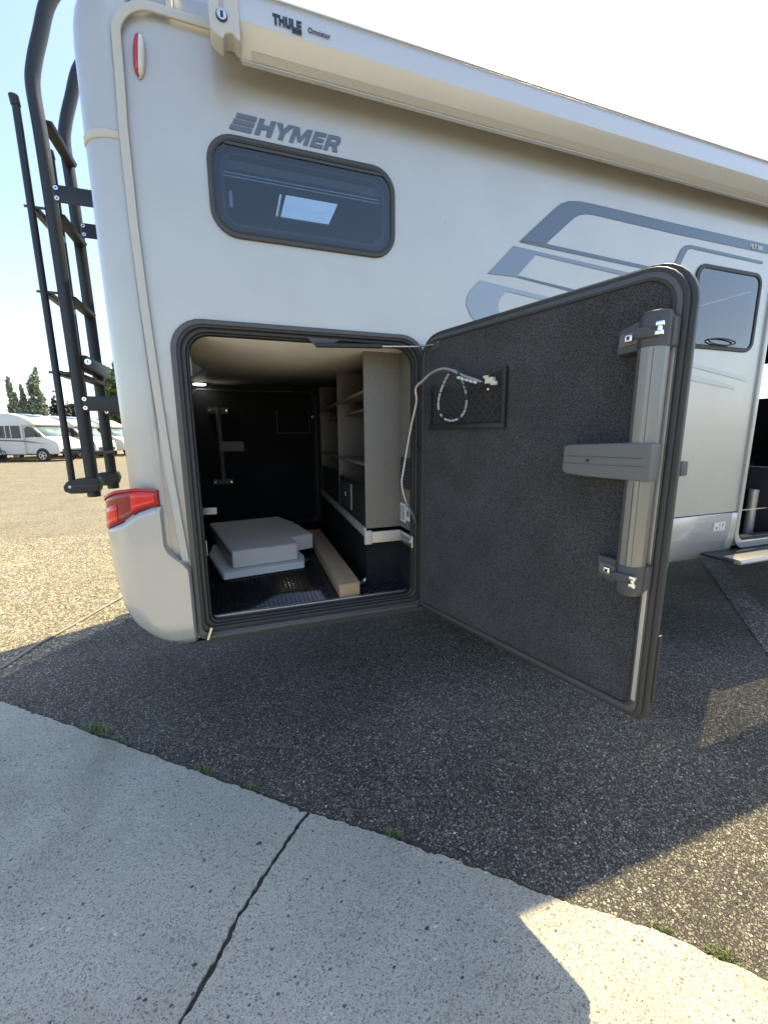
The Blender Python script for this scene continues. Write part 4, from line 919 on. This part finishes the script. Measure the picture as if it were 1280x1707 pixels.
# ================================================================== GROUND CABLE
s = B(); s.tube(sm([(-1.78, 2.25, .006), (-1.60, 2.66, .006), (-1.46, 2.98, .006), (-1.385, 3.25, .006), (-1.27, 3.50, .006), (-1.15, 3.80, .006), (-1.01, 4.13, .006), (-.8, 4.6, .006), (-.3, 5.4, .006)]), .009, 8)
tag(s.build('ground_cable', GREYC, origin=(-1.3, 3.5, 0)), 'beige-grey cable lying across the gravel beside the rear bumper', 'cable')

# ================================================================== DISTANT MOTORHOMES
def far_motorhome():
    r = empty('parked_motorhome', (0, 0, 0))
    body = [(-1.9, .42), (-2.0, .7), (-2.0, 2.6), (-1.85, 2.82), (2.3, 2.86), (3.0, 2.70), (3.62, 2.42), (3.86, 2.22), (3.75, 2.12), (3.05, 2.1), (3.05, .42)]
    s = B(); s.prism(body, -1.12, 1.12, 'y'); s.build('body', WPAINT, r, bevel=.06, seg=3)
    cab_ = [(3.0, .42), (3.0, 2.2), (3.6, 2.16), (4.25, 1.50), (4.95, 1.22), (5.1, 1.0), (5.15, .45)]
    s = B(); s.prism(cab_, -1.0, 1.0, 'y'); s.build('cab', WPAINT, r, bevel=.08, seg=3)
    ws = B(); ws.add([(3.72, -.88, 2.09), (4.27, -.86, 1.53), (4.27, .86, 1.53), (3.72, .88, 2.09)], [(0, 1, 2, 3)]); ws.build('windscreen', GLASSW, r, solid=.02)
    for sy in (-1, 1):
        yy = (1.128*sy, 1.136*sy); a_, b_ = min(yy), max(yy)
        s = B(); s.prism([(-1.98, 1.50), (-1.98, 2.12), (2.95, 2.12), (2.95, 1.38), (.6, 1.42)], a_, b_, 'y'); s.build('window_band', STRIPE, r)
        s = B(); s.prism([(-1.9, 1.40), (3.0, 1.26), (4.6, 1.02), (3.0, 1.19), (-1.9, 1.345)], a_, b_, 'y'); s.build('side_stripe', STRIPE, r)
        y2 = (1.137*sy, 1.15*sy); c_, e_ = min(y2), max(y2)
        for x0, x1 in ((-1.6, -.6), (.9, 1.75)):
            s = B(); s.prism(rr(x0, 1.55, x1, 2.05, .1, 4), c_, e_, 'y'); s.build('window', GLASSD, r, bevel=.004)
        for x in (2.0, 2.34, .12, .7):
            s = B(); s.box(x, x+.05, c_, e_, .6 if x < 1 else 1.4, 2.35 if x < 1 else 2.12); s.build('panel_seam', WPAINT, r)
        s = B(); s.prism(rr(.22, .55, .68, 2.3, .06, 3), a_-.001, b_-.003*0+.0, 'y'); s.build('entry_door', WPAINT, r)
        s = B(); s.box(.32, .58, c_, e_, 1.5, 2.15); s.build('door_window', GLASSD, r)
        s = B(); s.box(-1.5, -.9, a_, b_, .85, 1.1); s.build('service_hatch', mat_hatch, r)
        yc = (1.005*sy, 1.02*sy)
        s = B(); s.prism([(3.12, 1.42), (3.12, 1.95), (3.3, 2.08), (3.62, 2.03), (4.10, 1.50)], min(yc), max(yc), 'y'); s.build('cab_window', GLASSD, r)
        s = B(); s.box(3.95, 4.1, min(1.02*sy, 1.25*sy), max(1.02*sy, 1.25*sy), 1.45, 1.72); s.build('wing_mirror', BLKPL, r, bevel=.03)
        s = B(); s.add([(4.72, .70*sy, 1.02), (5.02, .62*sy, 1.03), (4.98, .92*sy, 1.12), (4.68, 1.005*sy, 1.18)], [(0, 1, 2, 3)]); s.build('headlight', GLASSD, r, solid=.03)
        for x in (.5-1.1, 4.05):
            t = B(); t.cyl((x, 1.03*sy, .35), (0, -sy, 0), .35, .22, 28); wh = t.build('wheel', TYRE, r, bevel=.03)
            t = B()
            for k in range(5):
                a_2 = 2*math.pi*k/5; dx, dz = math.cos(a_2), math.sin(a_2)
                t.tube([(x, 1.036*sy, .35), (x+dx*.22, 1.036*sy, .35+dz*.22)], .03, 6)
            t.tube([(x+.225*math.cos(q), 1.036*sy, .35+.225*math.sin(q)) for q in [2*math.pi*k/20 for k in range(20)]], .018, 6, closed=True)
            t.build('rim', METAL, wh)
        t = B(); t.cyl((4.05, 1.012*sy, .37), (0, -sy, 0), .43, .01, 28); t.build('wheel_arch', BLKPL, r)
    s = B(); s.box(5.08, 5.165, -.8, .8, .55, .75); s.build('grille', BLKPL, r)
    s = B(); s.prism([(2.4, 2.80), (2.4, 2.87), (3.1, 2.70), (3.1, 2.62)], -.6, .6, 'y'); s.build('skylight', GLASSD, r, bevel=.03)
    s = B(); s.box(-1.0, .2, -.5, .5, 2.84, 2.875); s.build('solar_panel', GLASSD, r)
    s = B(); s.box(-1.7, 3.4, -1.0, 1.0, .38, .47); s.build('underbody', BLKPL, r)
    return r
mat_hatch = mat('pale_hatch', (.5, .5, .5), .5)
def copy_tree(o, parent=None):
    c = o.copy(); COL.objects.link(c)
    if parent is not None: c.parent = parent; c.matrix_parent_inverse = o.matrix_parent_inverse.copy()
    for ch in o.children: copy_tree(ch, c)
    return c
proto = far_motorhome()
GRP = 'white motorhomes parked on the gravel field'
hd = math.atan2(-.76, .65)+R(27)
front = Vector((-10.6, 31.3, 0)); hv = Vector((math.cos(hd), math.sin(hd), 0))
spots = [(front-hv*4.05, hd, 'white motorhome in the distance nearest the left edge, its dark side windows in full view'),
         (front-hv*4.05+Vector((1.0, 3.3, 0)), hd, 'white motorhome in the distance mostly hidden behind the ladder rails'),
         (front-hv*4.05+Vector((2.0, 6.3, 0)), hd, 'white motorhome in the distance between the ladder and the silver rear corner'),
         ]
spots += [(Vector((x, y, 0)), R(78+q), 'unseen white motorhome added behind the photographer for reflections, '+w_) for x, y, q, w_ in ((-4, -17, 0, 'nearest the gravel side'), (1, -17.5, 3, 'second from the gravel side'), (5.2, -16.5, -2, 'third from the gravel side'), (10, -17, 2, 'farthest from the gravel side'))]  # row out of view, added to reflect in the paint and windows
for i, (p, a_, lab) in enumerate(spots):
    o = proto if i == 0 else copy_tree(proto)
    if i == 0: pass
    o.location = p; o.rotation_euler = (0, 0, a_); tag(o, lab, 'motorhome', GRP)
# bicycle at the left edge
bk = empty('bicycle', (-13.6, 31.2, 0), 'dark bicycle leaning at the far left edge of the gravel', 'bicycle')
bp_ = Vector((-13.65, 31.4, .34)); bd = Vector((.8, -.6, 0))
for k in (-.52, .52):
    c_ = bp_+bd*k; s = B(); s.tube([c_+bd*(.33*math.cos(q))+Vector((0, 0, .33*math.sin(q))) for q in [2*math.pi*i/24 for i in range(24)]], .022, 6, closed=True)
    for q in range(6): s.tube([c_, c_+bd*(.33*math.cos(q*1.047))+Vector((0, 0, .33*math.sin(q*1.047)))], .006, 4)
    s.build('wheel', TYRE, bk)
s = B(); Z_ = Vector((0, 0, 1)); A_, B_, C_, D_, E_ = bp_-bd*.52, bp_-bd*.1-Z_*.05, bp_-bd*.25+Z_*.5, bp_+bd*.35+Z_*.5, bp_+bd*.52
for u, v in ((A_, B_), (A_, C_), (B_, C_), (C_, D_), (B_, D_), (D_, E_), (C_, C_+Z_*.12-bd*.03), (D_, D_+Z_*.2-bd*.05)): s.tube([u, v], .02, 6)
s.build('frame', BLKPL, bk)
s = B(); q = C_+Z_*.13-bd*.03; s.box(q.x-.12, q.x+.12, q.y-.06, q.y+.06, q.z-.02, q.z+.03); s.build('saddle', BLKPL, bk, bevel=.02)
s = B(); q = D_+Z_*.2-bd*.05; s.tube([q+Vector((.6, .8, 0))*.25, q, q-Vector((.6, .8, 0))*.25], .014, 6); s.build('handlebar', BLKPL, bk)

# ================================================================== TREES
def tree(name, lab, x, y, h, blobs, m_, n, leaf, grp, trunk=.25, seed=0):
    r = np.random.default_rng(seed); t = empty(name, (x, y, 0), lab, 'tree', grp)
    s = B(); s.tube([(x, y, 0), (x+.1, y, h*.4), (x, y+.1, h*.85)], [trunk, trunk*.7, trunk*.2], 8)
    for k in range(5): a_ = k*1.3; s.tube([(x, y, h*(.2+.1*k)), (x+math.cos(a_)*h*.1, y+math.sin(a_)*h*.1, h*(.34+.1*k))], [trunk*.35, trunk*.1], 5)
    s.build('trunk', BARK, t)
    wts = np.array([b_[3]*b_[4]**2 for b_ in blobs]); wts /= wts.sum(); P = []
    for b_, w_ in zip(blobs, wts):
        k = int(n*w_)+1; dv_ = r.normal(size=(k, 3)); dv_ /= np.linalg.norm(dv_, axis=1)[:, None]; rad = r.uniform(.45, 1, k)[:, None]**.5
        q = dv_*rad*np.array([b_[4], b_[4], b_[3]])*(1+.18*np.sin(dv_[:, :1]*9+dv_[:, 2:]*11))
        P.append(q+np.array([x+b_[0], y+b_[1], b_[2]]))
    P = np.concatenate(P); k = len(P); o1 = r.normal(size=(k, 3)); o1 /= np.linalg.norm(o1, axis=1)[:, None]; o2 = np.cross(o1, r.normal(size=(k, 3))); o2 /= np.linalg.norm(o2, axis=1)[:, None]
    sz = (leaf*r.uniform(.5, 1.3, k))[:, None]; V = np.stack([P-o1*sz, P+o2*sz*.6, P+o1*sz, P-o2*sz*.6], 1).reshape(-1, 3)
    F = (np.arange(k)*4)[:, None]+np.arange(4)[None]; me = bpy.data.meshes.new('crown'); me.from_pydata(V.tolist(), [], F.tolist()); link('crown', me, m_, t)
def polar(px_dir, dist): return px_dir[0]*dist, px_dir[1]*dist
D_ = 95
def poplar(dirn, h, w_, lab, seed, dist=D_):
    x, y = polar(dirn, dist); bl = []
    rr_ = random.Random(seed)
    for k in range(11):
        f = k/10; bl.append((rr_.uniform(-.35, .35)*w_, rr_.uniform(-.3, .3)*w_, h*(.16+.76*f), h*.10, w_*(.30+.62*math.sin(math.pi*(f*.85+.12)))*rr_.uniform(.6, 1.0)))
    tree('poplar_tree', lab, x, y, h, bl, LEAFP, 4200, .27, 'poplars beyond the motorhomes', .3, seed)
poplar((-.368, .930), 11.4, .95, 'poplar farthest left, leaning beyond the distant motorhomes', 1)
poplar((-.354, .935), 10.2, .65, 'thin poplar between two bigger poplars in the distance', 2)
poplar((-.336, .942), 13.2, 1.3, 'tallest poplar in the distance, right of the thin one', 3)
x, y = polar((-.3127, .9498), 85)
tree('conifer_tree', 'dark conifer right of the tall poplar beyond the motorhomes', x, y, 8.4, [(0, 0, 8.4*(.15+.8*k/8), .8, 2.1*(1-k/8.5)) for k in range(9)], LEAFD, 3500, .3, 'dark evergreens in the distance', .25, 4)
x, y = polar((-.295, .955), 85)
tree('conifer_tree', 'dark shrubby evergreen behind the ladder in the distance', x, y, 7.2, [(0, 0, 3.2, 3.0, 2.6), (.5, 0, 5.2, 1.8, 1.5)], LEAFD, 3000, .3, 'dark evergreens in the distance', .25, 5)
x, y = polar((-.2154+.0, .9765), 60)
tree('broadleaf_tree', 'bright green leafy tree between the ladder and the rear corner', x+.9, y, 10.4, [(0, 0, 7.2, 2.9, 2.6), (-1.0, 0, 5.6, 2.2, 1.9), (1.6, .3, 8.2, 2.2, 2.2), (2.5, 0, 5.5, 2.5, 2.4), (-.4, 0, 3.6, 2.0, 2.2)], LEAFG, 12000, .26, 'trees beyond the field', .3, 6)
hb = []
s = None
r_ = np.random.default_rng(3)
tx = np.linspace(-75, 60, 60); blobs = [(a_, r_.uniform(-2, 2), 1.2+r_.uniform(0, 1.0), 1.5+r_.uniform(0, .9), 2.2) for a_ in tx]
P = []
for b_ in blobs:
    k = 500; dv_ = r_.normal(size=(k, 3)); dv_ /= np.linalg.norm(dv_, axis=1)[:, None]; P.append(dv_*r_.uniform(.6, 1, k)[:, None]*np.array([b_[4], b_[4], b_[3]])+np.array([b_[0], 100+b_[1], b_[2]]))
P = np.concatenate(P); P[:, 2] = np.abs(P[:, 2]); k = len(P); o1 = r_.normal(size=(k, 3))*.35; o2 = r_.normal(size=(k, 3))*.3
V = np.stack([P-o1, P+o2, P+o1, P-o2], 1).reshape(-1, 3); F = (np.arange(k)*4)[:, None]+np.arange(4)[None]
me = bpy.data.meshes.new('hedge'); me.from_pydata(V.tolist(), [], F.tolist())
tag(link('distant_hedge', me, LEAFD, origin=(0, 100, 0)), 'dark low hedge line at the end of the gravel field', 'hedge', kind='stuff')
# grass edge under the distant motorhomes
t = B(); r2 = random.Random(8)
for i in range(2600):
    a_ = r2.uniform(0, 1); x = -19+a_*14+r2.uniform(-.4, .4); y = 33.0+a_*5.5+r2.gauss(0, 1.3); hh = r2.uniform(.04, .16); dx = r2.uniform(-.12, .12)
    t.add([(x-.04, y, 0), (x+.04, y, 0), (x+dx, y, hh)], [(0, 1, 2)])
tag(t.build('dry_grass', mat('dry_straw', (.26, .20, .10), .9, noise=.3, nscale=2), smooth=False, origin=(-12, 35, 0)), 'dry yellow grass under the distant motorhomes', 'grass', kind='stuff')
